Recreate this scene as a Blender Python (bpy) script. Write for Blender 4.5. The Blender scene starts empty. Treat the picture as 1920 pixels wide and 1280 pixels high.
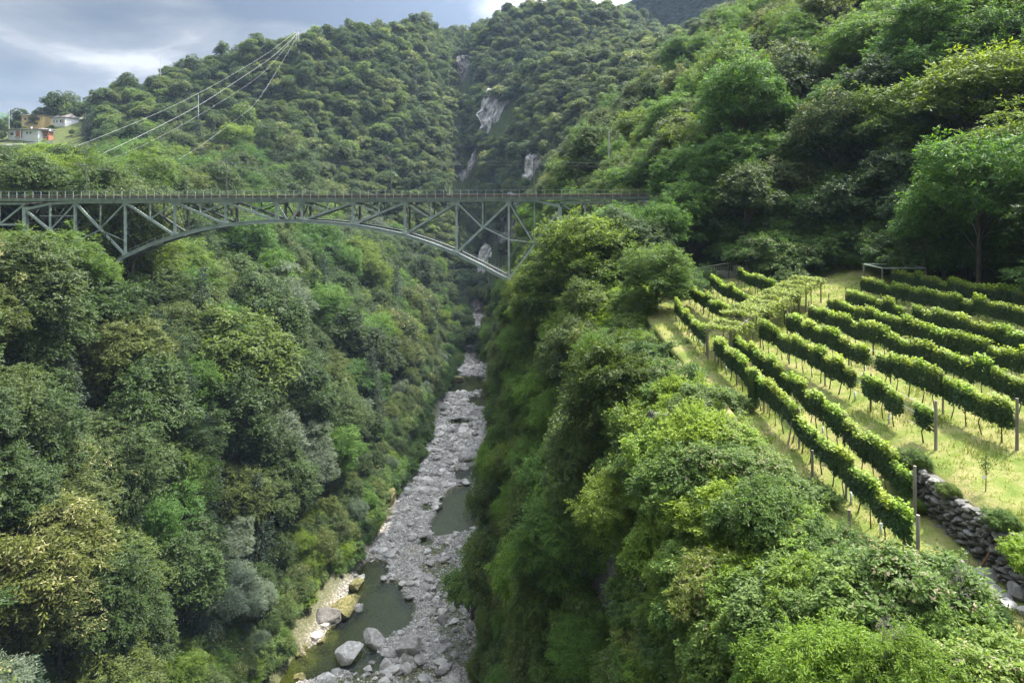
import bpy, math, random
import numpy as np
from mathutils import Vector, Matrix
random.seed(7)
RNG = np.random.default_rng(7)
SC = bpy.context.scene
COL = SC.collection

# ------------------------------------------------------------------ camera, world, sun, exposure
F = 1280.0          # focal length in photograph pixels (24 mm on 36 mm)
CX, HY = 960.0, 355.0   # principal column, horizon row of the photograph
cam = bpy.data.cameras.new("camera"); camo = bpy.data.objects.new("camera", cam); COL.objects.link(camo)
cam.sensor_width = 36.0; cam.lens = 24.0; cam.shift_y = -(640.0 - HY) / 1920.0
cam.clip_start = 0.5; cam.clip_end = 9000.0
camo.location = (0, 0, 0); camo.rotation_euler = (math.radians(90), 0, 0)
SC.camera = camo
SUN_EL, SUN_AZ = 58.0, 58.0      # degrees; azimuth clockwise from the view direction
W = bpy.data.worlds.new("World"); SC.world = W; W.use_nodes = True
nt = W.node_tree; nt.nodes.clear()
def N(nt, t, **k):
    n = nt.nodes.new(t)
    for a, b in k.items():
        setattr(n, a, b)
    return n
out = N(nt, "ShaderNodeOutputWorld"); bg = N(nt, "ShaderNodeBackground"); sky = N(nt, "ShaderNodeTexSky")
sky.sky_type = 'NISHITA'; sky.sun_disc = False
sky.sun_elevation = math.radians(SUN_EL); sky.sun_rotation = math.radians(SUN_AZ)
sky.altitude = 300; sky.dust_density = 2.0
tc = N(nt, "ShaderNodeTexCoord"); mp = N(nt, "ShaderNodeMapping"); mp.inputs['Scale'].default_value = (1.0, 1.0, 2.2)
mp.inputs['Location'].default_value = (0.35, 0.1, 0.22)
n1 = N(nt, "ShaderNodeTexNoise"); n1.inputs['Scale'].default_value = 2.7; n1.inputs['Detail'].default_value = 7; n1.inputs['Roughness'].default_value = .52
n1.inputs['Distortion'].default_value = .25
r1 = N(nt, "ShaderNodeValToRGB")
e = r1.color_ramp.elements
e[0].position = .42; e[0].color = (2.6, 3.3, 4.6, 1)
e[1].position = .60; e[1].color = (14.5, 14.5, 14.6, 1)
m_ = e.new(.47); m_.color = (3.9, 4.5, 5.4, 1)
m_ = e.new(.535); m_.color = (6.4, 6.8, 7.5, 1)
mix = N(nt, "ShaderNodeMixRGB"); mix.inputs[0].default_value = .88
L = nt.links.new
L(tc.outputs['Generated'], mp.inputs[0]); L(mp.outputs[0], n1.inputs['Vector']); L(n1.outputs[0], r1.inputs[0])
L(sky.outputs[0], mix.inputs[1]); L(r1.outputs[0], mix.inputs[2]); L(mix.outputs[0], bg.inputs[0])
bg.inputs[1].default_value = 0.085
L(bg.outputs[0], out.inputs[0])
# thin cloud brightens towards the sun; its unseen upper dome raised as added fill
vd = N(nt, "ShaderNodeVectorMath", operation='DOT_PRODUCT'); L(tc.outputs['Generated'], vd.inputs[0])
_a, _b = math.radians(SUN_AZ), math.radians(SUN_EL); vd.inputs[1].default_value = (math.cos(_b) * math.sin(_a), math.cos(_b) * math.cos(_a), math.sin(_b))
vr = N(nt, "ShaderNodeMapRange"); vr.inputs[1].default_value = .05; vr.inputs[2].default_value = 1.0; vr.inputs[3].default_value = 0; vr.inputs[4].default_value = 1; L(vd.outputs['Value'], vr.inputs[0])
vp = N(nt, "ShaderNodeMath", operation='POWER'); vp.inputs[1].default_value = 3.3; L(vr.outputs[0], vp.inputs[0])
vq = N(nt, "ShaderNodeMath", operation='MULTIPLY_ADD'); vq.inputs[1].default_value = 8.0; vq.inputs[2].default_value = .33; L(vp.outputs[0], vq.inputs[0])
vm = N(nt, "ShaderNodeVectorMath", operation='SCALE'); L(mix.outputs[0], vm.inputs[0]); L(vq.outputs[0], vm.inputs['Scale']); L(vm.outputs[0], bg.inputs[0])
sun = bpy.data.lights.new("sun", 'SUN'); suno = bpy.data.objects.new("sun", sun); COL.objects.link(suno)
sun.energy = 4.6; sun.angle = math.radians(1.2); sun.color = (1.0, .93, .8)
_el, _az = math.radians(SUN_EL), math.radians(SUN_AZ)
SUNV = Vector((math.cos(_el) * math.sin(_az), math.cos(_el) * math.cos(_az), math.sin(_el)))
suno.rotation_euler = SUNV.to_track_quat('Z', 'Y').to_euler()
SC.view_settings.view_transform = 'Standard'; SC.view_settings.look = 'None'
SC.view_settings.exposure = 1.2; SC.view_settings.gamma = 1.0
SC.view_settings.use_curve_mapping = False
cy = SC.cycles
SC.render.engine = 'CYCLES'
cy.max_bounces = 6; cy.diffuse_bounces = 3; cy.glossy_bounces = 2; cy.transmission_bounces = 4
cy.transparent_max_bounces = 8; cy.volume_bounces = 1; cy.caustics_reflective = False; cy.caustics_refractive = False
cy.use_denoising = True
try: cy.denoiser = 'OPENIMAGEDENOISE'
except Exception: pass
cy.sample_clamp_indirect = 4.0

# ------------------------------------------------------------------ helpers
def tag(o, label=None, cat=None, group=None, kind=None):
    if label: o['label'] = label
    if cat: o['category'] = cat
    if group: o['group'] = group
    if kind: o['kind'] = kind
    return o
def link(name, me, parent=None, loc=None):
    o = bpy.data.objects.new(name, me); COL.objects.link(o)
    if parent is not None: o.parent = parent
    if loc is not None: o.location = loc
    return o
def empty(name, loc=(0, 0, 0), rz=0.0):
    o = bpy.data.objects.new(name, None); COL.objects.link(o); o.location = loc; o.rotation_euler = (0, 0, rz)
    o.empty_display_size = .2
    return o
def mesh_np(name, V, faces, mat=None, attrs=None, smooth=False):
    """faces: list of int arrays (n,3) or (n,4)"""
    me = bpy.data.meshes.new(name)
    V = np.asarray(V, dtype=np.float32)
    me.vertices.add(len(V)); me.vertices.foreach_set('co', V.ravel())
    idx = np.concatenate([f.ravel() for f in faces]).astype(np.int32)
    st = []; s = 0
    for f in faces:
        k = f.shape[1]; st.append(np.arange(len(f)) * k + s); s += len(f) * k
    st = np.concatenate(st).astype(np.int32)
    me.loops.add(len(idx)); me.loops.foreach_set('vertex_index', idx)
    me.polygons.add(len(st)); me.polygons.foreach_set('loop_start', st)
    if attrs:
        for k, (typ, arr) in attrs.items():
            a = me.attributes.new(k, typ, 'POINT')
            a.data.foreach_set('color' if typ == 'FLOAT_COLOR' else ('vector' if typ == 'FLOAT_VECTOR' else 'value'), np.asarray(arr, dtype=np.int32 if typ == 'INT' else np.float32).ravel())
    me.update(calc_edges=True)
    me.polygons.foreach_set('use_smooth', np.full(len(st), bool(smooth)))
    if mat: me.materials.append(mat)
    return me
def hsh(ix, iy, iz, s):
    n = (ix * 374761393 + iy * 668265263 + iz * 2147483647 + s * 974634777) & 0xffffffff
    n = ((n ^ (n >> 13)) * 1274126177) & 0xffffffff
    return ((n ^ (n >> 16)) & 0xffff) / 65535.0
def vnoise(P, scale=1.0, seed=0):
    P = np.asarray(P, dtype=np.float64) * scale
    if P.shape[-1] == 2: P = np.concatenate([P, np.zeros(P.shape[:-1] + (1,))], -1)
    i = np.floor(P).astype(np.int64); f = P - i; f = f * f * (3 - 2 * f)
    x, y, z = i[..., 0], i[..., 1], i[..., 2]; r = 0
    for dx in (0, 1):
        for dy in (0, 1):
            for dz in (0, 1):
                w = (f[..., 0] if dx else 1 - f[..., 0]) * (f[..., 1] if dy else 1 - f[..., 1]) * (f[..., 2] if dz else 1 - f[..., 2])
                r = r + w * hsh(x + dx, y + dy, z + dz, seed)
    return r * 2 - 1
def fbm(P, scale, seed=0, octv=4):
    r = 0; a = 1.0; s = 0
    for k in range(octv):
        r = r + a * vnoise(P, scale * 2 ** k, seed + k); s += a; a *= .5
    return r / s
def uproj(px, py, Y):
    return Vector(((px - CX) / F * Y, Y, -(py - HY) / F * Y))
def proj(x, y, z):
    return CX + F * x / y, HY - F * z / y

class MB:
    """collects boxes, bars, tubes; build() links them as one mesh"""
    def __init__(s): s.v = []; s.f = []; s.n = 0
    def add(s, V, Fs):
        s.v.append(np.asarray(V, float)); s.f += [tuple(i + s.n for i in f) for f in Fs]; s.n += len(V); return s
    def box(s, c, d, rz=0.0):
        x, y, z = d[0] / 2, d[1] / 2, d[2] / 2
        V = np.array([(-x, -y, -z), (x, -y, -z), (x, y, -z), (-x, y, -z), (-x, -y, z), (x, -y, z), (x, y, z), (-x, y, z)])
        if rz:
            c_, s_ = math.cos(rz), math.sin(rz); V = np.stack([V[:, 0] * c_ - V[:, 1] * s_, V[:, 0] * s_ + V[:, 1] * c_, V[:, 2]], 1)
        return s.add(V + np.array(c), [(0, 3, 2, 1), (4, 5, 6, 7), (0, 1, 5, 4), (1, 2, 6, 5), (2, 3, 7, 6), (3, 0, 4, 7)])
    def bar(s, a, b, w, h, up=(0, 0, 1)):
        a, b = Vector(a), Vector(b); d = (b - a).normalized(); u = Vector(up)
        if abs(d.dot(u)) > .98: u = Vector((0, 1, 0))
        r = d.cross(u).normalized(); u = r.cross(d).normalized()
        V = []
        for p in (a, b):
            for i, j in ((-1, -1), (1, -1), (1, 1), (-1, 1)): V.append(p + r * (i * w / 2) + u * (j * h / 2))
        return s.add([tuple(q) for q in V], [(3, 2, 1, 0), (4, 5, 6, 7), (0, 1, 5, 4), (1, 2, 6, 5), (2, 3, 7, 6), (3, 0, 4, 7)])
    def hbar(s, a, b, w, h, t=.06, up=(0, 0, 1)):
        a, b = Vector(a), Vector(b); d = (b - a).normalized(); u = Vector(up)
        if abs(d.dot(u)) > .98: u = Vector((0, 1, 0))
        r = d.cross(u).normalized(); u = r.cross(d).normalized()
        for o_ in (-1, 1):
            k = u * (o_ * (h - t) / 2)
            s.bar(a + k, b + k, w, t, up)
        s.bar(a, b, t, h - 2 * t - .004, up)
        return s
    def tube(s, pts, rad, n=6, cap=True):
        pts = [Vector(p) for p in pts]; m = len(pts)
        if not hasattr(rad, '__len__'): rad = [rad] * m
        V = []; Fs = []; ref = Vector((.3, .2, 1)).normalized()
        for i, p in enumerate(pts):
            d = (pts[min(i + 1, m - 1)] - pts[max(i - 1, 0)]).normalized()
            if abs(d.dot(ref)) > .95: ref = Vector((1, .1, 0)).normalized()
            r = d.cross(ref).normalized(); u = r.cross(d).normalized()
            for k in range(n):
                a = 2 * math.pi * k / n; V.append(tuple(p + (r * math.cos(a) + u * math.sin(a)) * rad[i]))
        for i in range(m - 1):
            for k in range(n):
                Fs.append((i * n + k, i * n + (k + 1) % n, (i + 1) * n + (k + 1) % n, (i + 1) * n + k))
        if cap:
            Fs.append(tuple(range(n - 1, -1, -1))); Fs.append(tuple((m - 1) * n + k for k in range(n)))
        return s.add(V, Fs)
    def mesh(s, name, mat, smooth=False):
        me = bpy.data.meshes.new(name)
        V = np.concatenate(s.v) if s.v else np.zeros((0, 3))
        me.from_pydata(V.tolist(), [], s.f); me.materials.append(mat)
        if smooth: me.polygons.foreach_set('use_smooth', [True] * len(me.polygons))
        me.update(); return me
    def build(s, name, mat, parent=None, smooth=False, loc=None):
        return link(name, s.mesh(name, mat, smooth), parent, loc)
_ico = {}
def ico(sub):
    if sub in _ico: return _ico[sub]
    import bmesh
    bm = bmesh.new(); bmesh.ops.create_icosphere(bm, subdivisions=sub, radius=1.0)
    V = np.array([v.co[:] for v in bm.verts]); Fc = np.array([[v.index for v in f.verts] for f in bm.faces]); bm.free()
    _ico[sub] = (V, Fc); return V, Fc
def rock_verts(seed, sub=3, dims=(1, 1, 1), cuts=9, rough=.06):
    r = np.random.default_rng(seed); V, Fc = ico(sub); V = V.copy()
    V *= (1 + .16 * fbm(V, 1.3, seed, 2))[:, None]
    for k in range(cuts):
        n = r.normal(size=3); n /= np.linalg.norm(n); d = r.uniform(.5, .82)
        t = V @ n - d; m = t > 0; V[m] -= np.outer(t[m] * .93, n)
    V *= (1 + rough * fbm(V, 4.0, seed + 5, 3))[:, None]
    return V * np.array(dims), Fc

# ------------------------------------------------------------------ materials
def newmat(name):
    m = bpy.data.materials.new(name); m.use_nodes = True; nt = m.node_tree; nt.nodes.clear()
    return m, nt, N(nt, "ShaderNodeOutputMaterial")
def ramp(nt, pts, fac=None):
    r = N(nt, "ShaderNodeValToRGB"); el = r.color_ramp.elements
    for i, (p, c) in enumerate(pts):
        q = el[i] if i < 2 else el.new(p)
        q.position = p; q.color = (*c, 1)
    if fac is not None: nt.links.new(fac, r.inputs[0])
    return r
def noise(nt, scale, detail=5, rough=.6, vec=None, dist=0.0, kind='noise'):
    n = N(nt, "ShaderNodeTexNoise" if kind == 'noise' else "ShaderNodeTexVoronoi"); n.inputs['Scale'].default_value = scale
    if kind == 'noise':
        n.inputs['Detail'].default_value = detail; n.inputs['Roughness'].default_value = rough; n.inputs['Distortion'].default_value = dist
    if vec is None:
        t = N(nt, "ShaderNodeTexCoord"); vec = t.outputs['Object']
    nt.links.new(vec, n.inputs['Vector']); return n
def surf(name, cols, scale=3, rough=.8, bump=.3, bscale=None, metal=0.0, detail=6, spec=.3, stretch=None, dist=.02, objrand=0.0):
    """noise-coloured principled; cols: list of (pos, rgb)"""
    m, nt, out = newmat(name); L = nt.links.new
    t = N(nt, "ShaderNodeTexCoord"); vec = t.outputs['Object']
    if stretch:
        mp = N(nt, "ShaderNodeMapping"); mp.inputs['Scale'].default_value = stretch; L(vec, mp.inputs[0]); vec = mp.outputs[0]
    n = noise(nt, scale, detail, .62, vec)
    r = ramp(nt, cols, n.outputs[0]); c = r.outputs[0]
    if objrand:
        oi = N(nt, "ShaderNodeObjectInfo"); hv = N(nt, "ShaderNodeHueSaturation")
        mr = N(nt, "ShaderNodeMapRange"); mr.inputs[3].default_value = 1 - objrand; mr.inputs[4].default_value = 1 + objrand
        L(oi.outputs['Random'], mr.inputs[0]); L(mr.outputs[0], hv.inputs['Value']); L(c, hv.inputs['Color']); c = hv.outputs[0]
    p = N(nt, "ShaderNodeBsdfPrincipled"); L(c, p.inputs['Base Color'])
    p.inputs['Roughness'].default_value = rough; p.inputs['Metallic'].default_value = metal
    p.inputs['Specular IOR Level'].default_value = spec
    if bump:
        b = N(nt, "ShaderNodeBump"); b.inputs['Strength'].default_value = bump; b.inputs['Distance'].default_value = dist
        nb = noise(nt, bscale or scale * 3, 6, .65, vec); L(nb.outputs[0], b.inputs['Height']); L(b.outputs[0], p.inputs['Normal'])
    L(p.outputs[0], out.inputs[0]); return m
def leafmat(name, dark, light, young=None, flower=(.62, .56, .3), trans=.38, gloss=.28, young_lit_amt=.7):
    m, nt, out = newmat(name); L = nt.links.new
    a = N(nt, "ShaderNodeAttribute"); a.attribute_name = 'leaf'; a.attribute_type = 'GEOMETRY'
    s = N(nt, "ShaderNodeSeparateColor"); L(a.outputs['Color'], s.inputs[0])
    c = ramp(nt, [(0, dark), (1, light)], s.outputs[0]).outputs[0]
    y = N(nt, "ShaderNodeMixRGB"); y.inputs[2].default_value = (*(young or light), 1)  # young tone mixes new growth with backlight put into the leaf colour
    mm = N(nt, "ShaderNodeMath", operation='MULTIPLY'); mm.inputs[1].default_value = young_lit_amt; L(s.outputs[1], mm.inputs[0]); L(mm.outputs[0], y.inputs[0]); L(c, y.inputs[1])
    ti = N(nt, "ShaderNodeAttribute"); ti.attribute_name = 'tint'; ti.attribute_type = 'INSTANCER'
    mu = N(nt, "ShaderNodeMixRGB", blend_type='MULTIPLY'); mu.inputs[0].default_value = 1; L(y.outputs[0], mu.inputs[1]); L(ti.outputs['Color'], mu.inputs[2])
    fl = N(nt, "ShaderNodeMixRGB"); fl.inputs[2].default_value = (*flower, 1); L(s.outputs[2], fl.inputs[0]); L(mu.outputs[0], fl.inputs[1])
    p = N(nt, "ShaderNodeBsdfPrincipled"); L(fl.outputs[0], p.inputs['Base Color']); p.inputs['Roughness'].default_value = .5
    p.inputs['Specular IOR Level'].default_value = gloss
    tr = N(nt, "ShaderNodeBsdfTranslucent"); tm = N(nt, "ShaderNodeMixRGB", blend_type='MULTIPLY'); tm.inputs[0].default_value = 1
    tm.inputs[2].default_value = (1.5, 1.5, .55, 1); L(fl.outputs[0], tm.inputs[1]); L(tm.outputs[0], tr.inputs[0])
    mx = N(nt, "ShaderNodeMixShader"); mx.inputs[0].default_value = trans; L(p.outputs[0], mx.inputs[1]); L(tr.outputs[0], mx.inputs[2])
    L(mx.outputs[0], out.inputs[0]); return m
M = {}
M['broad'] = leafmat('broadleaf_leaves', (.029, .050, .014), (.088, .118, .030), (.15, .19, .045))
M['chest'] = leafmat('chestnut_leaves', (.036, .056, .016), (.098, .125, .034), (.15, .19, .05), flower=(.42, .39, .18))
M['robin'] = leafmat('locust_leaves', (.044, .093, .018), (.11, .182, .032), (.21, .29, .045), trans=.48)
M['pale'] = leafmat('willow_leaves', (.055, .085, .05), (.14, .18, .11), (.2, .24, .15), gloss=.5)
M['spruce'] = leafmat('spruce_needles', (.018, .036, .02), (.045, .07, .032), (.075, .1, .04), trans=.1)
M['shrub'] = leafmat('shrub_leaves', (.040, .080, .018), (.118, .172, .04), (.22, .285, .06), trans=.42, flower=(.4, .32, .22))
M['vine'] = leafmat('vine_leaves', (.018, .048, .014), (.05, .10, .026), (.34, .44, .06), trans=.34, young_lit_amt=.95)  # lime tops and dark sides: backlit crests and row shade put into colour
M['grassblade'] = leafmat('grass_blades', (.15, .21, .045), (.34, .34, .13), (.42, .36, .17), trans=.3, gloss=.1)
M['bark'] = surf('bark', [(.3, (.045, .036, .026)), (.7, (.13, .11, .085))], 6, .9, .6, stretch=(1, 1, .2))
M['rock'] = surf('grey_rock', [(.22, (.13, .12, .10)), (.5, (.35, .33, .29)), (.75, (.58, .55, .50))], 1.6, .85, .7, 5, dist=.16, objrand=.38)
M['rockdark'] = surf('dark_weathered_rock', [(.3, (.06, .055, .05)), (.55, (.15, .14, .125)), (.8, (.26, .25, .23))], .5, .9, .8, 2.0, dist=.3, stretch=(1, 1, .35))
M['rockpale'] = surf('pale_cliff_rock', [(.3, (.12, .11, .11)), (.48, (.30, .29, .28)), (.66, (.60, .58, .54))], .22, .9, .8, .8, dist=.8, stretch=(1, 1, .3))
M['rockmoss'] = surf('mossy_yellow_rock', [(.34, (.05, .06, .02)), (.5, (.15, .135, .05)), (.6, (.22, .19, .07)), (.72, (.27, .26, .22))], 2.2, .9, .8, 4, dist=.15)
M['wallstone'] = surf('wall_stone', [(.25, (.06, .06, .05)), (.5, (.15, .145, .13)), (.8, (.33, .32, .30))], 3.0, .88, .7, 12, dist=.02, objrand=.4)
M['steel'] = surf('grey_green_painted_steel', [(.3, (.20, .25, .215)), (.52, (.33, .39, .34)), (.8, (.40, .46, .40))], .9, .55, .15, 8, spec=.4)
M['steeldk'] = surf('dark_and_shaded_steel', [(.3, (.045, .045, .04)), (.6, (.11, .12, .105)), (.8, (.16, .17, .15))], .9, .65, .2, 8)  # darker copy for far truss and bracing, shade put into the colour
M['rail'] = surf('rusty_rail_steel', [(.3, (.09, .045, .03)), (.7, (.17, .09, .06))], 3, .6, .2)
M['sleeper'] = surf('brown_sleeper_wood', [(.3, (.06, .036, .026)), (.7, (.15, .09, .065))], 3, .85, .4, stretch=(1, .2, 1))
M['wood'] = surf('grey_weathered_wood', [(.3, (.13, .115, .095)), (.7, (.32, .29, .25))], 8, .9, .5, stretch=(1, 1, .12), objrand=.25)
M['rust'] = surf('rusty_iron', [(.3, (.10, .035, .02)), (.7, (.2, .09, .05))], 8, .8, .3)
M['concrete'] = surf('grey_concrete', [(.3, (.24, .235, .22)), (.7, (.40, .39, .37))], 1.5, .9, .3)
M['white'] = surf('white_paint', [(.3, (.68, .68, .66)), (.7, (.8, .8, .78))], 2, .7, .05)
M['yellowwall'] = surf('ochre_plaster', [(.3, (.60, .42, .17)), (.7, (.68, .50, .22))], 2, .85, .05)
M['whitewall'] = surf('white_plaster', [(.3, (.62, .62, .62)), (.7, (.74, .74, .73))], 2, .85, .05)
M['redwall'] = surf('terracotta_plaster', [(.3, (.36, .14, .08)), (.7, (.46, .19, .11))], 2, .85, .05)
M['roof'] = surf('grey_brown_roof_tiles', [(.3, (.10, .09, .085)), (.7, (.2, .175, .165))], 4, .85, .3)
M['glass'] = surf('dark_window_glass', [(.3, (.02, .025, .03)), (.7, (.04, .05, .06))], 1, .12, 0, spec=.6)
M['shutter'] = surf('dark_shutter', [(.3, (.07, .045, .03)), (.7, (.1, .07, .05))], 1, .7, 0)
M['wire'] = surf('galvanised_wire', [(.3, (.42, .42, .42)), (.7, (.55, .55, .55))], 1, .35, 0, metal=.6)
M['cable'] = surf('pale_aluminium_cable', [(.3, (.45, .45, .44)), (.7, (.55, .55, .54))], 1, .5, 0)
M['tube'] = surf('pale_tree_guard', [(.3, (.5, .58, .52)), (.7, (.62, .7, .62))], 3, .5, 0)
M['black'] = surf('black_paint', [(.3, (.02, .02, .02)), (.7, (.03, .03, .03))], 3, .5, 0)
# ------------------------------------------------------------------ terrain: lofted cross-sections of the gorge
ST = [
 (8,  [(-300,60),(-150,8),(-80,-8),(-52,-22),(-36,-45),(-24,-68),(-18,-76.5),(-6,-76.5),(-2,-66),(4.2,-45),(8.6,-18.6),(13,-15.6),(18.2,-15.2),(18.75,-12.9),(40,-9.4),(60,-3),(90,22),(150,60),(300,140)]),
 (25, [(-300,60),(-150,8),(-84,-8),(-56,-19),(-40,-43),(-28,-67),(-20,-76.3),(-6,-76.3),(-2,-66),(4.4,-45),(9,-18),(13.2,-14.9),(18.2,-14.45),(18.75,-12.75),(38,-9.2),(50,-7),(80,12),(140,52),(300,140)]),
 (40, [(-310,60),(-155,9),(-88,-7),(-60,-17),(-45,-42),(-33,-67),(-26,-76),(-5.5,-76),(-1.5,-66),(4.4,-45),(9.2,-18.6),(13.4,-14.2),(18.2,-13.5),(18.75,-12.7),(38,-9.6),(52,-7.5),(80,12),(140,52),(300,140)]),
 (60, [(-320,60),(-160,10),(-95,-6),(-66,-15),(-53,-42),(-41,-68),(-34,-75.5),(-5,-75.5),(-1,-66),(4.2,-45),(9,-19),(13.5,-13.6),(18.2,-13.1),(18.8,-12.7),(38,-10.2),(52,-8),(78,12),(140,60),(300,150)]),
 (80, [(-320,60),(-165,10),(-102,-5),(-70,-15),(-56,-42),(-43,-68),(-36,-75.2),(-5,-75.2),(-1,-66),(3.2,-44),(8.2,-19),(14,-13),(18.3,-12.6),(19,-12.3),(37,-10),(48,-6),(75,16),(140,66),(300,155)]),
 (98, [(-325,60),(-168,10),(-106,-5),(-71,-15),(-57,-42),(-44,-68),(-36.5,-75),(-5,-75),(-1,-66),(1,-43),(5,-19),(13,-13),(18.5,-11.5),(19.5,-11),(30,-5),(44,3),(78,26),(145,72),(300,160)]),
 (118,[(-330,60),(-170,12),(-112,-4),(-70,-14.5),(-56,-42),(-42,-69),(-34,-75),(-5,-75),(-3,-66),(-.5,-42),(2.2,-19.5),(12,-13),(19,-9),(20,-8),(27,-2.5),(42,6),(80,30),(150,76),(300,165)]),
 (150,[(-340,70),(-190,14),(-125,-6),(-84,-16),(-58,-43),(-38,-69),(-29.5,-74.5),(-6,-74.5),(-2,-65),(3,-42),(9,-22),(15,-14),(20,-8),(22,-6),(32,2),(46,12),(85,40),(150,84),(300,170)]),
 (216,[(-360,60),(-220,18),(-140,-3),(-92,-14),(-60,-42),(-34,-67),(-24.5,-73.5),(-6,-73.5),(-3,-62),(2,-38),(9,-18),(16,-6),(22,2),(26,6),(38,16),(55,31),(80,50),(150,96),(300,180)]),
 (280,[(-400,40),(-250,22),(-160,2),(-100,-11),(-58,-40),(-33,-63),(-24,-72),(-10,-72),(-6,-60),(2,-34),(12,-10),(20,4),(28,12),(34,18),(46,28),(65,40),(95,58),(160,100),(300,185)]),
 (330,[(-420,30),(-285,15),(-185,12),(-110,0),(-62,-30),(-30,-54),(-19,-64),(-12,-64),(-6,-50),(4,-26),(16,0),(26,14),(36,24),(44,32),(56,40),(75,50),(105,64),(170,105),(300,190)]),
 (400,[(-460,38),(-300,32.5),(-222,45),(-120,36),(-70,6),(-43,-10),(-28,-34),(-23,-34),(-12,-12),(2,12),(20,38),(36,54),(50,66),(60,72),(75,78),(95,84),(130,94),(190,122),(320,195)]),
 (460,[(-500,30),(-320,27),(-222,78),(-140,88),(-85,64),(-57,44),(-37,10),(-31,10),(-15,36),(8,62),(30,80),(50,90),(65,92),(75,92),(90,92),(110,94),(150,106),(210,134),(340,205)]),
 (520,[(-540,-10),(-350,16),(-230,86),(-150,111),(-105,112),(-67,92),(-45,54),(-38,54),(-15,74),(15,84),(40,88),(60,86),(80,84),(95,86),(115,94),(140,108),(180,128),(240,155),(360,225)]),
 (600,[(-600,-50),(-390,-20),(-260,66),(-170,122),(-112,134),(-74,138),(-54,112),(-45,112),(-15,146),(20,154),(50,154),(80,150),(100,138),(120,128),(145,118),(175,124),(220,168),(280,195),(400,255)]),
 (740,[(-700,-70),(-430,-40),(-310,30),(-190,95),(-120,120),(-70,150),(-40,168),(-10,180),(20,188),(60,192),(100,188),(130,174),(160,160),(190,148),(220,150),(260,166),(310,212),(380,240),(520,310)]),
]
SY = np.array([s[0] for s in ST], float); SX = np.array([[p[0] for p in s[1]] for s in ST], float); SZ = np.array([[p[1] for p in s[1]] for s in ST], float)
NCOL = SX.shape[1]
def terr(c, y):
    """c: column coordinate 0..18, y: depth -> x, z"""
    c = np.asarray(c, float); y = np.asarray(y, float)
    k = np.clip(np.searchsorted(SY, y) - 1, 0, len(SY) - 2); t = np.clip((y - SY[k]) / (SY[k + 1] - SY[k]), -.3, 1)
    i = np.clip(np.floor(c).astype(int), 0, NCOL - 2); u = c - i
    def bi(T): return (T[k, i] * (1 - u) + T[k, i + 1] * u) * (1 - t) + (T[k + 1, i] * (1 - u) + T[k + 1, i + 1] * u) * t
    x = bi(SX); z = bi(SZ)
    P = np.stack([x, y], -1)
    far = np.clip((y - 100) / 200, 0, 1)
    flat = ((c > 11) & (c < 14.6) & (y < 84)) | ((c > 5.6) & (c < 7.4))
    amp = np.where(flat, .0, 1.0)
    amp = amp * np.where((c < 2.3) & (y > 330) & (y < 440), .12, 1.0)
    z = z + amp * (fbm(P, 1 / 22., 3, 3) * (1.6 + 5 * far) + vnoise(P, 1 / 70., 9) * 7 * far) + np.where(flat & (c > 10), vnoise(P, .35, 4) * .07, 0)
    x = x + amp * np.where((c > 7) & (c < 11), fbm(np.stack([y * 1.0, z], -1), 1 / 15., 21, 3) * 3.0, 0)
    return x, z
def ground_z(x, y):
    """height of the ground under a point (plan view)"""
    c = np.linspace(0, 18, 361); X, Z = terr(c, np.full_like(c, float(y)))
    j = np.argsort(X); return float(np.interp(x, X[j], Z[j]))
def col_of(x, y):
    c = np.linspace(0, 18, 361); X, Z = terr(c, np.full_like(c, float(y))); j = np.argsort(X); return float(np.interp(x, X[j], c[j]))
ys = np.concatenate([np.arange(8, 90, 1.0), np.arange(90, 200, 2.0), np.arange(200, 340, 3.0), np.arange(340, 741, 5.0)])
cs = np.unique(np.concatenate([np.linspace(i, i + 1, n + 1) for i, n in zip(range(18), [10, 10, 12, 12, 12, 8, 2, 8, 10, 12, 12, 10, 3, 16, 12, 12, 14, 12])]))
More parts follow.
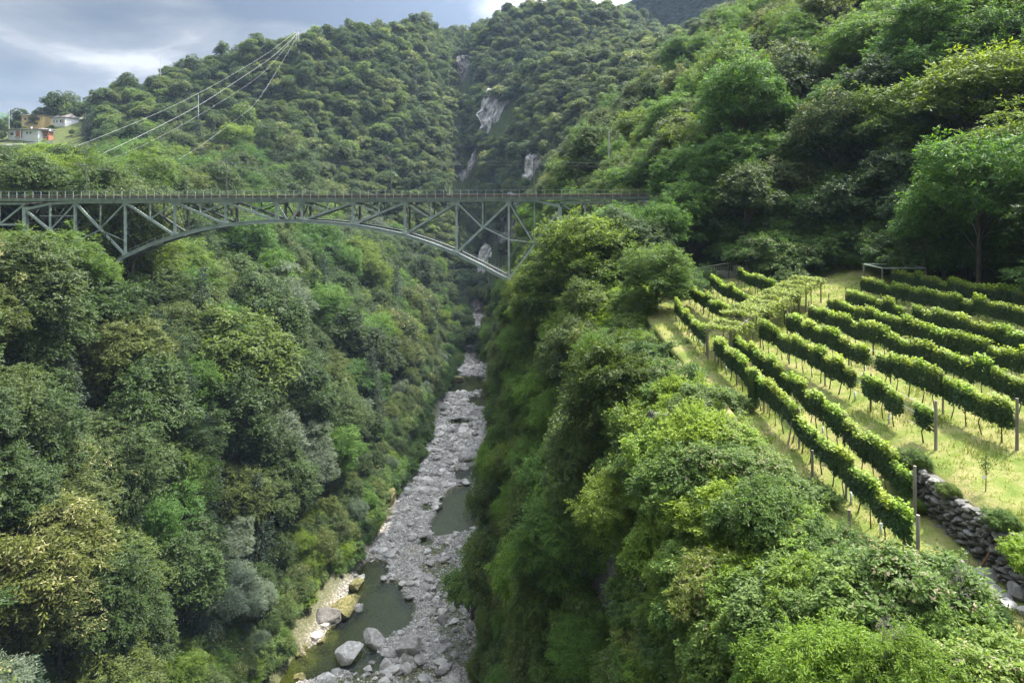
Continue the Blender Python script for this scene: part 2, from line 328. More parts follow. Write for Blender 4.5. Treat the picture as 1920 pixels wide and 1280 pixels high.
def make_ground():
    Cg, Yg = np.meshgrid(cs, ys); X, Z = terr(Cg, Yg)
    V = np.stack([X, Yg, Z], -1).reshape(-1, 3); nc = len(cs)
    i, j = np.meshgrid(np.arange(len(ys) - 1), np.arange(nc - 1), indexing='ij')
    keep = ~((cs[j] >= 6) & (cs[j] < 7) & (ys[i] < 336)); i = i[keep]; j = j[keep]
    a = i * nc + j; Q = np.stack([a, a + 1, a + nc + 1, a + nc], 1)
    c_ = Cg.reshape(-1); y_ = Yg.reshape(-1)
    grassy = (((c_ > 10.7) & (c_ < 14.25) & (y_ < 86))).astype(float)
    g2 = ((y_ > 330) & (y_ < 430) & (c_ < 1.9)).astype(float) * .28
    attr = np.stack([np.maximum(grassy, g2), np.zeros_like(c_), np.zeros_like(c_), np.ones_like(c_)], 1)
    m, nt, out = newmat('forest_floor_and_meadow'); L = nt.links.new
    at = N(nt, "ShaderNodeAttribute"); at.attribute_name = 'zone'; s = N(nt, "ShaderNodeSeparateColor"); L(at.outputs['Color'], s.inputs[0])
    n1 = noise(nt, .35, 8, .65); f = ramp(nt, [(.3, (.02, .028, .012)), (.5, (.04, .062, .02)), (.7, (.075, .085, .035))], n1.outputs[0])
    n2 = noise(nt, .55, 9, .68, dist=.4); g = ramp(nt, [(.3, (.085, .13, .025)), (.44, (.145, .18, .04)), (.58, (.225, .215, .08)), (.72, (.29, .235, .115))], n2.outputs[0])
    mx = N(nt, "ShaderNodeMixRGB"); L(s.outputs[0], mx.inputs[0]); L(f.outputs[0], mx.inputs[1]); L(g.outputs[0], mx.inputs[2])
    # bare rock where the slope is steep
    geo = N(nt, "ShaderNodeNewGeometry"); sx = N(nt, "ShaderNodeSeparateXYZ"); L(geo.outputs['True Normal'], sx.inputs[0])
    n3 = noise(nt, .12, 8, .7); ad = N(nt, "ShaderNodeMath", operation='MULTIPLY_ADD'); ad.inputs[1].default_value = .5; L(n3.outputs[0], ad.inputs[0]); L(sx.outputs[2], ad.inputs[2])
    st = ramp(nt, [(.52, (1, 1, 1)), (.62, (0, 0, 0))], ad.outputs[0])
    rk = ramp(nt, [(.3, (.05, .05, .042)), (.6, (.13, .125, .11)), (.75, (.24, .23, .21))], noise(nt, .9, 8, .7).outputs[0])
    m2 = N(nt, "ShaderNodeMixRGB"); L(st.outputs[0], m2.inputs[0]); L(mx.outputs[0], m2.inputs[1]); L(rk.outputs[0], m2.inputs[2])
    p = N(nt, "ShaderNodeBsdfPrincipled"); p.inputs['Roughness'].default_value = .95; p.inputs['Specular IOR Level'].default_value = .1; L(m2.outputs[0], p.inputs['Base Color'])
    b = N(nt, "ShaderNodeBump"); b.inputs['Strength'].default_value = .8; b.inputs['Distance'].default_value = .12; L(noise(nt, 5, 8, .7).outputs[0], b.inputs['Height']); L(b.outputs[0], p.inputs['Normal'])
    L(p.outputs[0], out.inputs[0])
    o = link('ground', mesh_np('ground', V, [Q], m, {'zone': ('FLOAT_COLOR', attr)}, smooth=True)); tag(o, kind='structure')
make_ground()

# far hills, hazy
def far_hill(name, xs, ys_, hf, mat):
    X, Y = np.meshgrid(xs, ys_); Z = hf(X, Y); V = np.stack([X, Y, Z], -1).reshape(-1, 3); nc = len(xs)
    i, j = np.meshgrid(np.arange(len(ys_) - 1), np.arange(nc - 1), indexing='ij'); a = (i * nc + j).ravel()
    Q = np.stack([a, a + 1, a + nc + 1, a + nc], 1)
    o = link(name, mesh_np(name, V, [Q], mat, smooth=True)); tag(o, kind='structure'); return o
def mk_far():
    m, nt, out = newmat('distant_forest'); L = nt.links.new
    v = noise(nt, .11, kind='voronoi'); n = noise(nt, .02, 6, .6)
    c = ramp(nt, [(.3, (.025, .05, .02)), (.7, (.05, .09, .03))], n.outputs[0])
    p = N(nt, "ShaderNodeBsdfPrincipled"); p.inputs['Roughness'].default_value = .95; p.inputs['Specular IOR Level'].default_value = .1; L(c.outputs[0], p.inputs['Base Color'])
    b = N(nt, "ShaderNodeBump"); b.inputs['Strength'].default_value = .9; b.inputs['Distance'].default_value = 7; b.invert = True; L(v.outputs['Distance'], b.inputs['Height']); L(b.outputs[0], p.inputs['Normal']); L(p.outputs[0], out.inputs[0])
    def h1(X, Y):
        P = np.stack([X, Y], -1); r = 165 + (X - 50) * .62 + (Y - 850) * .30
        return np.minimum(r, 272 + 0 * X) + fbm(P, 1 / 160., 31, 4) * 26 + vnoise(P, 1 / 14., 35) * 5
    far_hill('distant_hill', np.linspace(40, 900, 170), np.linspace(850, 1500, 110), h1, m)
    def h2(X, Y):
        P = np.stack([X, Y], -1); d = np.hypot((X + 1290) / 420., (Y - 1500) / 420.)
        return 231 * (1 - d ** 1.15) + fbm(P, 1 / 180., 41, 4) * 23 + vnoise(P, 1 / 25., 45) * 6
    far_hill('distant_mountain', np.linspace(-1740, -780, 130), np.linspace(1200, 1800, 70), h2, m)
    V = np.array([(-2600, -40, -90), (2600, -40, -90), (2600, 2200, -90), (-2600, 2200, -90)], float)
    o = link('valley_floor', mesh_np('valley_floor', V, [np.array([[0, 1, 2, 3]])], m)); tag(o, kind='structure')
mk_far()

# ------------------------------------------------------------------ river: bed, pools, water
POOLS = []
def pool(px, py, rx, ry, d=1.6):
    Y = 75 * F / (py - HY); POOLS.append(((px - CX) / F * Y, Y, rx / F * Y, ry * Y * Y / (75 * F), d))
for a in [(872,731,44,13,3),(842,738,26,9,2),(905,762,24,9,1.2),(862,803,26,5,.8),(885,897,30,14,2),(872,955,48,38,1.6),(842,985,34,20,1.2),(905,930,20,30,1.2),(800,955,14,6,.5),
          (706,1108,42,22,1.6),(722,1150,52,38,1.8),(676,1178,50,34,2),(640,1215,60,26,2),(560,1250,70,24,1.8),(500,1270,60,24,1.5),(700,1075,24,14,1.0),(690,1235,40,16,1.2),(800,1012,18,6,.4)]:
    pool(*a)
RIFF = []
for a in [(830,1070,40,22),(850,1110,45,26),(845,1160,52,30),(855,1220,48,34),(790,1270,60,20),(700,1268,70,16),(815,1030,26,12)]:
    px, py, rx, ry = a; Y = 75 * F / (py - HY); RIFF.append(((px - CX) / F * Y, Y, rx / F * Y, ry * Y * Y / (75 * F)))
def river_level(Y): return np.interp(Y, SY, SZ[:, 6]) 
def bed_h(X, Y):
    P = np.stack([X, Y], -1); wx = X + fbm(P, 1 / 5., 61, 3) * 1.5; wy = Y + fbm(P, 1 / 6., 67, 3) * 3.0
    h = .42 + fbm(P, 1 / 7., 71, 4) * .42 + vnoise(P, 1.1, 75) * .06
    for (x, y, rx, ry, d) in POOLS:
        q = ((wx - x) / rx) ** 2 + ((wy - y) / ry) ** 2; t = np.clip((1.5 - q) / .9, 0, 1); t = t * t * (3 - 2 * t); h = h * (1 - t) + (-d * .8 - .1) * t
    for (x, y, rx, ry) in RIFF:
        q = ((wx - x) / rx) ** 2 + ((wy - y) / ry) ** 2; t = np.clip((1.5 - q) / .9, 0, 1); h = h * (1 - t) + (-.05 + vnoise(P, 1.3, 81) * .10) * t
    return h
def make_river():
    yy = np.concatenate([np.arange(60, 95, 2.5), np.arange(95, 150, .4), np.arange(150, 341, .8)]); uu = np.linspace(-.06, 1.06, 110)
    U, Y = np.meshgrid(uu, yy); xl = np.interp(Y, SY, SX[:, 6]); xr = np.interp(Y, SY, SX[:, 7]); X = xl + (xr - xl) * U
    edge = np.clip(np.maximum(.06 - U, U - .94) / .12, 0, 1)
    Z = river_level(Y) + bed_h(X, Y) + edge * 3.2
    V = np.stack([X, Y, Z], -1).reshape(-1, 3); nc = len(uu)
    i, j = np.meshgrid(np.arange(len(yy) - 1), np.arange(nc - 1), indexing='ij'); a = (i * nc + j).ravel(); Q = np.stack([a, a + 1, a + nc + 1, a + nc], 1)
    m, nt, out = newmat('river_gravel'); L = nt.links.new
    v1 = noise(nt, 2.6, kind='voronoi'); v2 = noise(nt, 6.5, kind='voronoi')
    cr = N(nt, "ShaderNodeSeparateColor"); L(v1.outputs['Color'], cr.inputs[0])
    c = ramp(nt, [(0, (.27, .245, .20)), (.5, (.45, .425, .375)), (1, (.66, .63, .57))], cr.outputs[0])
    e1 = ramp(nt, [(0, (1, 1, 1)), (.55, (.22, .2, .17))], v1.outputs['Distance'])
    mu = N(nt, "ShaderNodeMixRGB", blend_type='MULTIPLY'); mu.inputs[0].default_value = .8; L(c.outputs[0], mu.inputs[1]); L(e1.outputs[0], mu.inputs[2])
    wn = noise(nt, .09, 4, .6); wr = ramp(nt, [(.56, (0, 0, 0)), (.68, (1, 1, 1))], wn.outputs[0])
    wm = N(nt, "ShaderNodeMixRGB", blend_type='MULTIPLY'); wm.inputs[2].default_value = (1.0, .86, .68, 1); L(wr.outputs[0], wm.inputs[0]); L(mu.outputs[0], wm.inputs[1])
    # darker olive in the pools and along both banks
    at = N(nt, "ShaderNodeAttribute"); at.attribute_name = 'deep'
    al = N(nt, "ShaderNodeMixRGB"); al.inputs[2].default_value = (.065, .075, .018, 1); L(at.outputs['Fac'], al.inputs[0]); L(wm.outputs[0], al.inputs[1])
    p = N(nt, "ShaderNodeBsdfPrincipled"); p.inputs['Roughness'].default_value = .8; L(al.outputs[0], p.inputs['Base Color'])
    b = N(nt, "ShaderNodeBump"); b.invert = True; b.inputs['Strength'].default_value = .8; b.inputs['Distance'].default_value = .15; L(v1.outputs['Distance'], b.inputs['Height'])
    L(b.outputs[0], p.inputs['Normal']); L(p.outputs[0], out.inputs[0])
    dp = np.clip((-bed_h(X, Y) - .05) / .5, 0, 1) * .9; dp = np.maximum(dp, np.clip(edge * 1.6, 0, .75)).reshape(-1)
    o = link('riverbed', mesh_np('riverbed', V, [Q], m, {'deep': ('FLOAT', dp)}, smooth=True)); tag(o, kind='structure')
    # water sheet
    yy = np.arange(60, 341, 2.0); uu = np.linspace(0, 1, 24); U, Y = np.meshgrid(uu, yy); xl = np.interp(Y, SY, SX[:, 6]) - 1; xr = np.interp(Y, SY, SX[:, 7]) + 1; X = xl + (xr - xl) * U
    V = np.stack([X, Y, river_level(Y) + .02], -1).reshape(-1, 3); nc = len(uu)
    i, j = np.meshgrid(np.arange(len(yy) - 1), np.arange(nc - 1), indexing='ij'); a = (i * nc + j).ravel(); Q = np.stack([a, a + 1, a + nc + 1, a + nc], 1)
    m, nt, out = newmat('river_water'); L = nt.links.new
    t = N(nt, "ShaderNodeBsdfTransparent"); t.inputs[0].default_value = (.56, .60, .32, 1)
    g = N(nt, "ShaderNodeBsdfGlossy"); g.inputs['Roughness'].default_value = .06; g.inputs[0].default_value = (1, 1, 1, 1)
    fr = N(nt, "ShaderNodeFresnel"); fr.inputs[0].default_value = 1.33
    b = N(nt, "ShaderNodeBump"); b.inputs['Strength'].default_value = .8; b.inputs['Distance'].default_value = .14
    w = noise(nt, 1.5, 5, .65, dist=.6); L(w.outputs[0], b.inputs['Height']); L(b.outputs[0], g.inputs['Normal']); L(b.outputs[0], fr.inputs['Normal'])
    mm = N(nt, "ShaderNodeMath", operation='MULTIPLY_ADD'); mm.inputs[1].default_value = .8; mm.inputs[2].default_value = .0; mm.use_clamp = True; L(fr.outputs[0], mm.inputs[0])
    mx = N(nt, "ShaderNodeMixShader"); L(mm.outputs[0], mx.inputs[0]); L(t.outputs[0], mx.inputs[1]); L(g.outputs[0], mx.inputs[2]); L(mx.outputs[0], out.inputs[0])
    o = link('river_water', mesh_np('river_water', V, [Q], m, smooth=True)); tag(o, kind='structure')
make_river()

# ------------------------------------------------------------------ foliage meshes
def frames(Nn, r):
    n = Nn / (np.linalg.norm(Nn, axis=1, keepdims=True) + 1e-9); a = r.normal(size=n.shape); t = a - (a * n).sum(1, keepdims=True) * n
    t /= (np.linalg.norm(t, axis=1, keepdims=True) + 1e-9); return n, t, np.cross(n, t)
def leaf_mesh(name, P, Nn, size, mat, r, aspect=.55, young=None, flower=None, T=None, fold=.18):
    n, t, b = frames(Nn, r)
    if T is not None:
        t = T - (T * n).sum(1, keepdims=True) * n; t /= (np.linalg.norm(t, axis=1, keepdims=True) + 1e-9); b = np.cross(n, t)
    s = np.broadcast_to(np.asarray(size), (len(P),))[:, None] * r.uniform(.7, 1.3, (len(P), 1))
    V = np.stack([P, P + t * s * .5 + b * s * aspect * .5 - n * s * fold, P + t * s - n * s * .1, P + t * s * .5 - b * s * aspect * .5 - n * s * fold], 1).reshape(-1, 3)
    Q = np.arange(len(P) * 4).reshape(-1, 4)
    rd = r.uniform(0, 1, len(P)); young_lit = np.zeros(len(P)) if young is None else young; fl = np.zeros(len(P)) if flower is None else flower
    A = np.repeat(np.stack([rd, young_lit, fl, np.ones(len(P))], 1), 4, axis=0)
    # split to triangles so folds shade properly
    T3 = np.concatenate([Q[:, [0, 1, 2]], Q[:, [0, 2, 3]]])
    return mesh_np(name, V, [T3], mat, {'leaf': ('FLOAT_COLOR', A)})
def dirs(n, r, zmin=-1.0):
    z = r.uniform(zmin, 1, n); a = r.uniform(0, 2 * math.pi, n); q = np.sqrt(1 - z * z); return np.stack([q * np.cos(a), q * np.sin(a), z], 1)
def crown(seed, mat, nclu=60, nleaf=230, R=5.0, H=9.0, rc=1.7, flat=.55, leaf=.36, aspect=.5, flower=0.0, young=.5, zb=2.5, shape=1.0, spray=9, lobes=5, shoots=120, name='crown'):
    """lobed crown of leaf sprays; returns (mesh, cluster centres)"""
    r = np.random.default_rng(seed); C = []
    lob = dirs(lobes, r, -.1) * np.array([R * .45, R * .45, H * .26]) ; lr = r.uniform(.55, .85, lobes)
    k = 0
    while len(C) < nclu and k < nclu * 60:
        k += 1; j = r.integers(lobes); d = dirs(1, r, -.55)[0]; q = lob[j] + d * np.array([R, R, H * .5]) * lr[j] * r.uniform(.55, 1.0)
        zz = (q[2] / (H * .5)); lim = R * (1.08 if zz < 0 else 1.08 - .25 * zz * shape)
        if math.hypot(q[0], q[1]) > lim: continue
        if all(np.sum(((q - c) / np.array([1, 1, .7])) ** 2) > (rc * .62) ** 2 for c in C): C.append(q)
    C = np.array(C); rad = rc * r.uniform(.5, 1.4, len(C))
    n = len(C) * nleaf // spray; ci = r.integers(0, len(C), n); d = dirs(n, r, -.35)
    outw = C[ci].copy(); outw[:, 2] *= .5; outw /= (np.linalg.norm(outw, axis=1, keepdims=True) + 1e-6)
    d = d + outw * .55; d /= np.linalg.norm(d, axis=1, keepdims=True)
    rr = r.uniform(.55, 1.0, n) ** .6 * rad[ci] * (1 + .3 * vnoise(d * 2.3 + C[ci], 1.0, seed))
    P0 = C[ci] + d * rr[:, None] * np.array([1, 1, flat])
    # spray: several leaves fanned round a twig that points outward and droops
    tw = d * np.array([1, 1, .35]) + np.array([0, 0, -.25]) + r.normal(size=d.shape) * .35; tw /= np.linalg.norm(tw, axis=1, keepdims=True)
    nrm0 = np.array([0, 0, 1.0]) + d * .5 + r.normal(size=d.shape) * .3; side = np.cross(tw, nrm0); side /= (np.linalg.norm(side, axis=1, keepdims=True) + 1e-6)
    Ps, Ns, Ts, Yg, Fl = [], [], [], [], []
    top = np.clip((P0[:, 2] / (H * .5)) * .5 + .5, 0, 1); tipn = np.clip(rr / rad[ci], 0, 1) * (d[:, 2] > 0)  # upper outer leaves yellower: new growth with backlight put into colour
    fz = (vnoise(P0, .9, seed + 3) > .05)
    for q in range(spray):
        off = tw * leaf * (q * .30 - .4) + r.normal(size=d.shape) * leaf * .13 - np.array([0, 0, leaf * .05 * (q * .3) ** 2])
        Ps.append(P0 + off); nn = nrm0 + r.normal(size=d.shape) * .26; Ns.append(nn)
        tt = tw * .8 + side * (1 if q % 2 else -1) * .8 + r.normal(size=d.shape) * .2; Ts.append(tt); Yg.append(young * tipn * top * r.uniform(.2, 1, n)); Fl.append(((r.uniform(size=n) < flower * top * 1.3) & fz & (d[:, 2] > -.1)).astype(float) * r.uniform(.5, 1, n))
    if shoots:
        j = r.integers(0, len(C), shoots); u = C[j] * np.array([1, 1, .6]); u /= (np.linalg.norm(u, axis=1, keepdims=True) + 1e-6); u = u + np.array([0, 0, .45]) + r.normal(size=u.shape) * .4; u /= np.linalg.norm(u, axis=1, keepdims=True)
        k = 16; L_ = rc * r.uniform(.75, 1.35, shoots)
        for q in range(k):
            p = C[j] + u * (rad[j] * .75 + L_ * (q / k) * .75)[:, None] * np.array([1, 1, .9]); p[:, 2] -= L_ * .25 * (q / k) ** 2
            sd = r.normal(size=u.shape); Ps.append(p + sd * leaf * .25); Ns.append(np.array([0, 0, 1.]) + r.normal(size=u.shape) * .4); Ts.append(u + sd * .7); Yg.append(np.full(shoots, young * .8) * (q / k)); Fl.append(np.zeros(shoots))
    P, Nn, T = np.concatenate(Ps), np.concatenate(Ns), np.concatenate(Ts); P[:, 2] += zb + H * .5
    me = leaf_mesh(name, P, Nn, leaf, mat, r, aspect, np.concatenate(Yg), np.concatenate(Fl), T)
    C2 = C.copy(); C2[:, 2] += zb + H * .5
    return me, C2
def trunk_mesh(seed, C, R0=.28, H=9.0, zb=2.5, nlimb=16, name='trunk', lean=.4):
    r = np.random.default_rng(seed + 99); mb = MB(); tx, ty = r.uniform(-lean, lean, 2); top = zb + H * .72
    pts = [(0, 0, -1.2), (tx * .2, ty * .2, zb * .6), (tx, ty, zb + H * .25), (tx * 1.5, ty * 1.2, zb + H * .5), (tx * 1.6, ty * 1.7, top)]
    mb.tube(pts, [R0 * 1.25, R0, R0 * .75, R0 * .5, R0 * .15], 7)
    idx = r.choice(len(C), min(nlimb, len(C)), replace=False)
    for k in idx:
        c = C[k]; z0 = max(zb * .7, min(c[2] - 1.0, top * .8) * r.uniform(.55, .9)); f = min(1, max(0, (z0) / top)); b = Vector((tx * 1.5 * f, ty * 1.4 * f, z0)); e_ = Vector(c)
        mid = b.lerp(e_, .5) + Vector((0, 0, .25)); mb.tube([b, mid, e_], [R0 * .36, R0 * .22, R0 * .07], 5, False)
    return mb.mesh(name, M['bark'], True)
def spruce(seed, R=3.2, H=15.0, name='crown', leaf=.34, nb=26):
    r = np.random.default_rng(seed); Ps, Ns, Ts = [], [], []
    nw = nb
    for w in range(nw):
        f = w / nw; z = 1.2 + (H - 1.2) * f ** .95; L0 = R * (1 - f) ** .8 + .25; k = max(5, int(9 * (1 - f) + 4)); a0 = r.uniform(0, 6.28)
        for q in range(k):
            a = a0 + q * 2 * math.pi / k + r.normal() * .12; Lb = L0 * r.uniform(.75, 1.12); n = int(10 + 26 * Lb / R)
            s = r.uniform(.1, 1, n); side = r.normal(size=n) * .22 * (1.1 - s) * Lb; x = s * Lb; zz = z - .38 * x + .16 * x * x / max(Lb, .1) + r.normal(size=n) * .06
            P = np.stack([x * math.cos(a) - side * math.sin(a), x * math.sin(a) + side * math.cos(a), zz - np.abs(side) * .5 - r.uniform(0, .3, n)], 1)
            Ps.append(P); Ns.append(np.tile([[0, 0, 1.0]], (n, 1)) + r.normal(size=(n, 3)) * .35); Ts.append(np.tile([[math.cos(a), math.sin(a), -.55]], (n, 1)) + r.normal(size=(n, 3)) * .3)
    P, Nn, T = map(np.concatenate, (Ps, Ns, Ts)); tip = np.clip(np.hypot(P[:, 0], P[:, 1]) / R, 0, 1) * .5
    return leaf_mesh(name, P, Nn, leaf, M['spruce'], r, .4, tip, None, T)

VAR = {}   # species -> list of (crown mesh, trunk mesh, R, H, zb)
def add_var(sp, **k):
    me, C = crown(**k); tr = trunk_mesh(k['seed'], C, H=k.get('H', 9.), zb=k.get('zb', 2.5)); VAR.setdefault(sp, []).append((me, tr, k.get('R', 5.), k.get('H', 9.), k.get('zb', 2.5)))
for i in range(5): add_var('broad', seed=10 + i, mat=M['broad'], nclu=[62, 54, 70, 58, 66][i], nleaf=330, leaf=.40, H=[11.5, 13, 10.5, 14, 12][i], zb=1.2, rc=[1.7, 1.9, 1.6, 1.8, 1.75][i], flat=[.75, .6, .8, .7, .6][i])
for i in range(3): add_var('chest', seed=30 + i, mat=M['chest'], nclu=[60, 70, 64][i], nleaf=340, leaf=.42, aspect=.36, H=[11, 10.5, 12.5][i], zb=1.2, rc=1.7, flat=.7, flower=[.4, .12, .0][i], young=.9)
for i in range(3): add_var('robin', seed=40 + i, mat=M['robin'], nclu=[58, 66, 62][i], nleaf=330, leaf=.42, aspect=.36, H=[11, 10.5, 12.5][i], zb=1.6, rc=1.85, flat=.42, young=.9, lobes=7)
for i in range(2): add_var('pale', seed=50 + i, mat=M['pale'], nclu=66, nleaf=380, leaf=.33, aspect=.34, H=[10, 11][i], zb=1.0, rc=1.45, flat=.8, young=.7)
for i in range(4): add_var('small', seed=60 + i, mat=M['broad'], nclu=44, nleaf=110, leaf=.70, H=[11, 13, 10, 12][i], zb=1.2, rc=1.9, flat=.8, spray=4, shoots=0)
for i in range(2): add_var('smallc', seed=70 + i, mat=M['chest'], nclu=44, nleaf=110, leaf=.70, H=[10.5, 12][i], zb=1.2, rc=1.9, flat=.8, spray=4, shoots=0, flower=[.35, .0][i], young=.9)
for i in range(2):
    me = spruce(80 + i, R=[3.0, 2.6][i], H=[15, 13][i]); mb = MB(); mb.tube([(0, 0, -1), (0, 0, 6), (0, 0, [14.5, 12.5][i])], [.26, .18, .03], 7); VAR.setdefault('spruce', []).append((me, mb.mesh('trunk', M['bark'], True), [3., 2.6][i], [14, 12][i], 1.0))
# shrubs: several stems, fine leaves
for i in range(5):
    me, C = crown(seed=90 + i, mat=M['shrub'], nclu=[34, 40, 30, 38, 44][i], nleaf=400, R=1.75, H=2.4, rc=.62, flat=[.75, .5, .8, .45, .65][i], leaf=.155, aspect=[.5, .5, .6, .32, .5][i], zb=.0, young=.8, flower=[0, .06, 0, 0, .12][i])
    r = np.random.default_rng(900 + i); mb = MB()
    for q in r.choice(len(C), 14, replace=False):
        c = Vector(C[q]); mb.tube([(r.normal() * .1, r.normal() * .1, -.5), c * .5 + Vector((0, 0, -.1)), c], [.04, .028, .01], 5, False)
    VAR.setdefault('shrub', []).append((me, mb.mesh('stems', M['bark']), 1.75, 2.4, 0.0))
VTOP = {}
for sp, lst in VAR.items():
    for i, v in enumerate(lst):
        n = len(v[0].vertices); co = np.empty(n * 3, np.float32); v[0].vertices.foreach_get('co', co); co = co.reshape(-1, 3); VTOP[(sp, i)] = (float(np.percentile(co[:, 2], 99.3)), float(np.percentile(np.hypot(co[:, 0], co[:, 1]), 96)))
# ------------------------------------------------------------------ placing trees and shrubs
def inpoly(x, y, poly):
    x = np.asarray(x, float); y = np.asarray(y, float); c = np.zeros(x.shape, bool); n = len(poly)
    for i in range(n):
        x1, y1 = poly[i]; x2, y2 = poly[(i + 1) % n]
        if y1 == y2: continue
        h = ((y1 > y) != (y2 > y)) & (x < (x2 - x1) * (y - y1) / (y2 - y1) + x1); c ^= h
    return c
RIVERP = [(880,672),(918,672),(925,720),(926,800),(905,860),(905,905),(900,960),(912,1000),(905,1060),(902,1120),(905,1290),(470,1290),(520,1245),(585,1205),(640,1150),(680,1085),(690,1040),(712,985),(735,945),(775,890),(812,845),(818,795),(812,770),(825,745),(850,722),(862,690)]
BRIDGEP = [(-400,356),(1222,354),(1222,386),(1060,396),(1010,470),(962,534),(858,482),(760,446),(662,428),(520,424),(420,432),(330,455),(218,516),(190,478),(130,446),(70,428),(-400,405)]
VINEP = [(1222,585),(1262,545),(1335,515),(1480,528),(1560,520),(1660,512),(1925,520),(1925,1165),(1830,1140),(1790,1090),(1700,1062),(1575,1030),(1500,915),(1430,840),(1372,760),(1310,700),(1228,615)]
LEDGEP = [(560,1225),(555,1165),(600,1115),(636,1078),(680,1080),(692,1120),(640,1180)]
HOUSEP = [(10,205),(160,212),(160,262),(105,276),(10,272)]
SCREEP = [[(852,325),(885,322),(895,345),(880,370),(850,370)],[(912,205),(965,190),(960,225),(935,262),(908,250)],[(862,118),(880,115),(882,178),(866,178)],[(900,470),(975,415),(985,470),(925,530),(900,510)],[(886,565),(908,565),(904,615),(888,615)],[(990,305),(1022,300),(1020,345),(992,350)],[(885,285),(897,285),(892,325),(882,325)]]
AA = np.linspace(0, 2 * math.pi, 13)[:-1]
def hits(cx, cy, rx, ry, poly, tol=1):
    xs = np.concatenate([cx + rx * np.cos(AA) * q for q in (.9, .72, .52, .3)] + [[cx]]); ys_ = np.concatenate([cy + ry * np.sin(AA) * q for q in (.9, .72, .52, .3)] + [[cy]])
    return int(inpoly(xs, ys_, poly).sum()) > tol
CELL = {}
def free(p, r, cell=4.0, key='t'):
    k = tuple(int(math.floor(v / cell)) for v in p); n = int(math.ceil(r / cell)) + 1
    for a in range(k[0] - n, k[0] + n + 1):
        for b in range(k[1] - n, k[1] + n + 1):
            for c in range(k[2] - n, k[2] + n + 1):
                for (q, rq) in CELL.get((key, a, b, c), ()):
                    d = (r + rq) * .5
                    if (p[0] - q[0]) ** 2 + (p[1] - q[1]) ** 2 + (p[2] - q[2]) ** 2 < d * d: return False
    return True
def occupy(p, r, cell=4.0, key='t'):
    k = tuple(int(math.floor(v / cell)) for v in p); CELL.setdefault((key,) + k, []).append((p, r))
PLACED = []   # dict(species, variant, loc, scale(xyz), rz, tint, tilt)
TINT = {'broad': [(.95, 1.02, 1), (.85, 1.0, .9), (1.05, 1.08, .8), (.72, .85, .8), (1.25, 1.22, .85), (.68, .88, .75)],
        'chest': [(.92, 1, 1), (1.08, 1.08, .8), (.82, .95, 1)], 'robin': [(1, 1, 1), (.85, 1, .9), (.62, .8, .9), (1.2, 1.1, .8)],
        'pale': [(1, 1, 1), (.8, .9, .85)], 'spruce': [(1, 1, 1), (.8, .9, 1.)], 'shrub': [(1, 1, 1), (.8, .95, .8), (1.2, 1.15, .8), (.6, .8, .75), (1, 1.05, 1.1), (1.35, 1.4, .6)]}
def put(sp, x, y, z, sc, tint=None, var=None, tilt=(0, 0), sz=1.0, note=None, force=False, rz=None):
    n = len(VAR[sp]); v = RNG.integers(n) if var is None else var
    base = 'broad' if sp == 'small' else 'chest' if sp == 'smallc' else sp
    t = np.array(tint if tint is not None else TINT[base][RNG.integers(len(TINT[base]))], float) * RNG.uniform(.88, 1.12)
    cm, tm, R, H, zb = VAR[sp][v]
    PLACED.append(dict(sp=sp, v=int(v), loc=(float(x), float(y), float(z)), sc=float(sc), sz=float(sz), rz=float(RNG.uniform(0, 6.28) if rz is None else rz), tint=t.tolist(), tilt=tilt, R=R * sc, H=(H * .5 + zb) * sc * sz, note=note, force=force))
def dims(sp, sc, sz=1.0, v=0):
    cm, tm, R, H, zb = VAR[sp][v]; return R * sc, H * sc * sz, zb * sc * sz
def try_tree(sp, x, y, z, sc, spacing, key='t', sz=1.0, **k):
    k.setdefault('var', int(RNG.integers(len(VAR[sp])))); H, R = VTOP[(sp, k['var'])]; H *= sc * sz; R *= sc; hb = .12 * H
    cx, cyp = proj(x, y, z + hb + (H - hb) / 2); rx = R / y * F; ry = (H - hb) / 2 / y * F; top = cyp - ry
    if cx + rx < -160 or cx - rx > 2090 or top > 1420 or cyp + ry < -200: return False
    if y < 345 and hits(cx, cyp, rx, ry, RIVERP, 0): return False
    if 30 < y < 365 and cx - rx < 168 and top < 272: return False
    if y < 160 and hits(cx, cyp, rx, ry, LEDGEP, 0): return False
    if y < 124 and cx < 1340 and hits(cx, cyp, rx, ry, BRIDGEP, 0): return False
    if y < 84 and hits(cx, cyp, rx, ry, VINEP, 0): return False
    if y > 250 and y < 395 and hits(cx, cyp, rx, ry, HOUSEP, 1): return False
    if y > 280:
        for s in SCREEP:
            if hits(cx, cyp, rx * .8, ry * .8, s, 0): return False
    if not free((x, y, z), spacing, key=key): return False
    occupy((x, y, z), spacing, key=key); put(sp, x, y, z, sc, sz=sz, **k); return True
GAPS = []
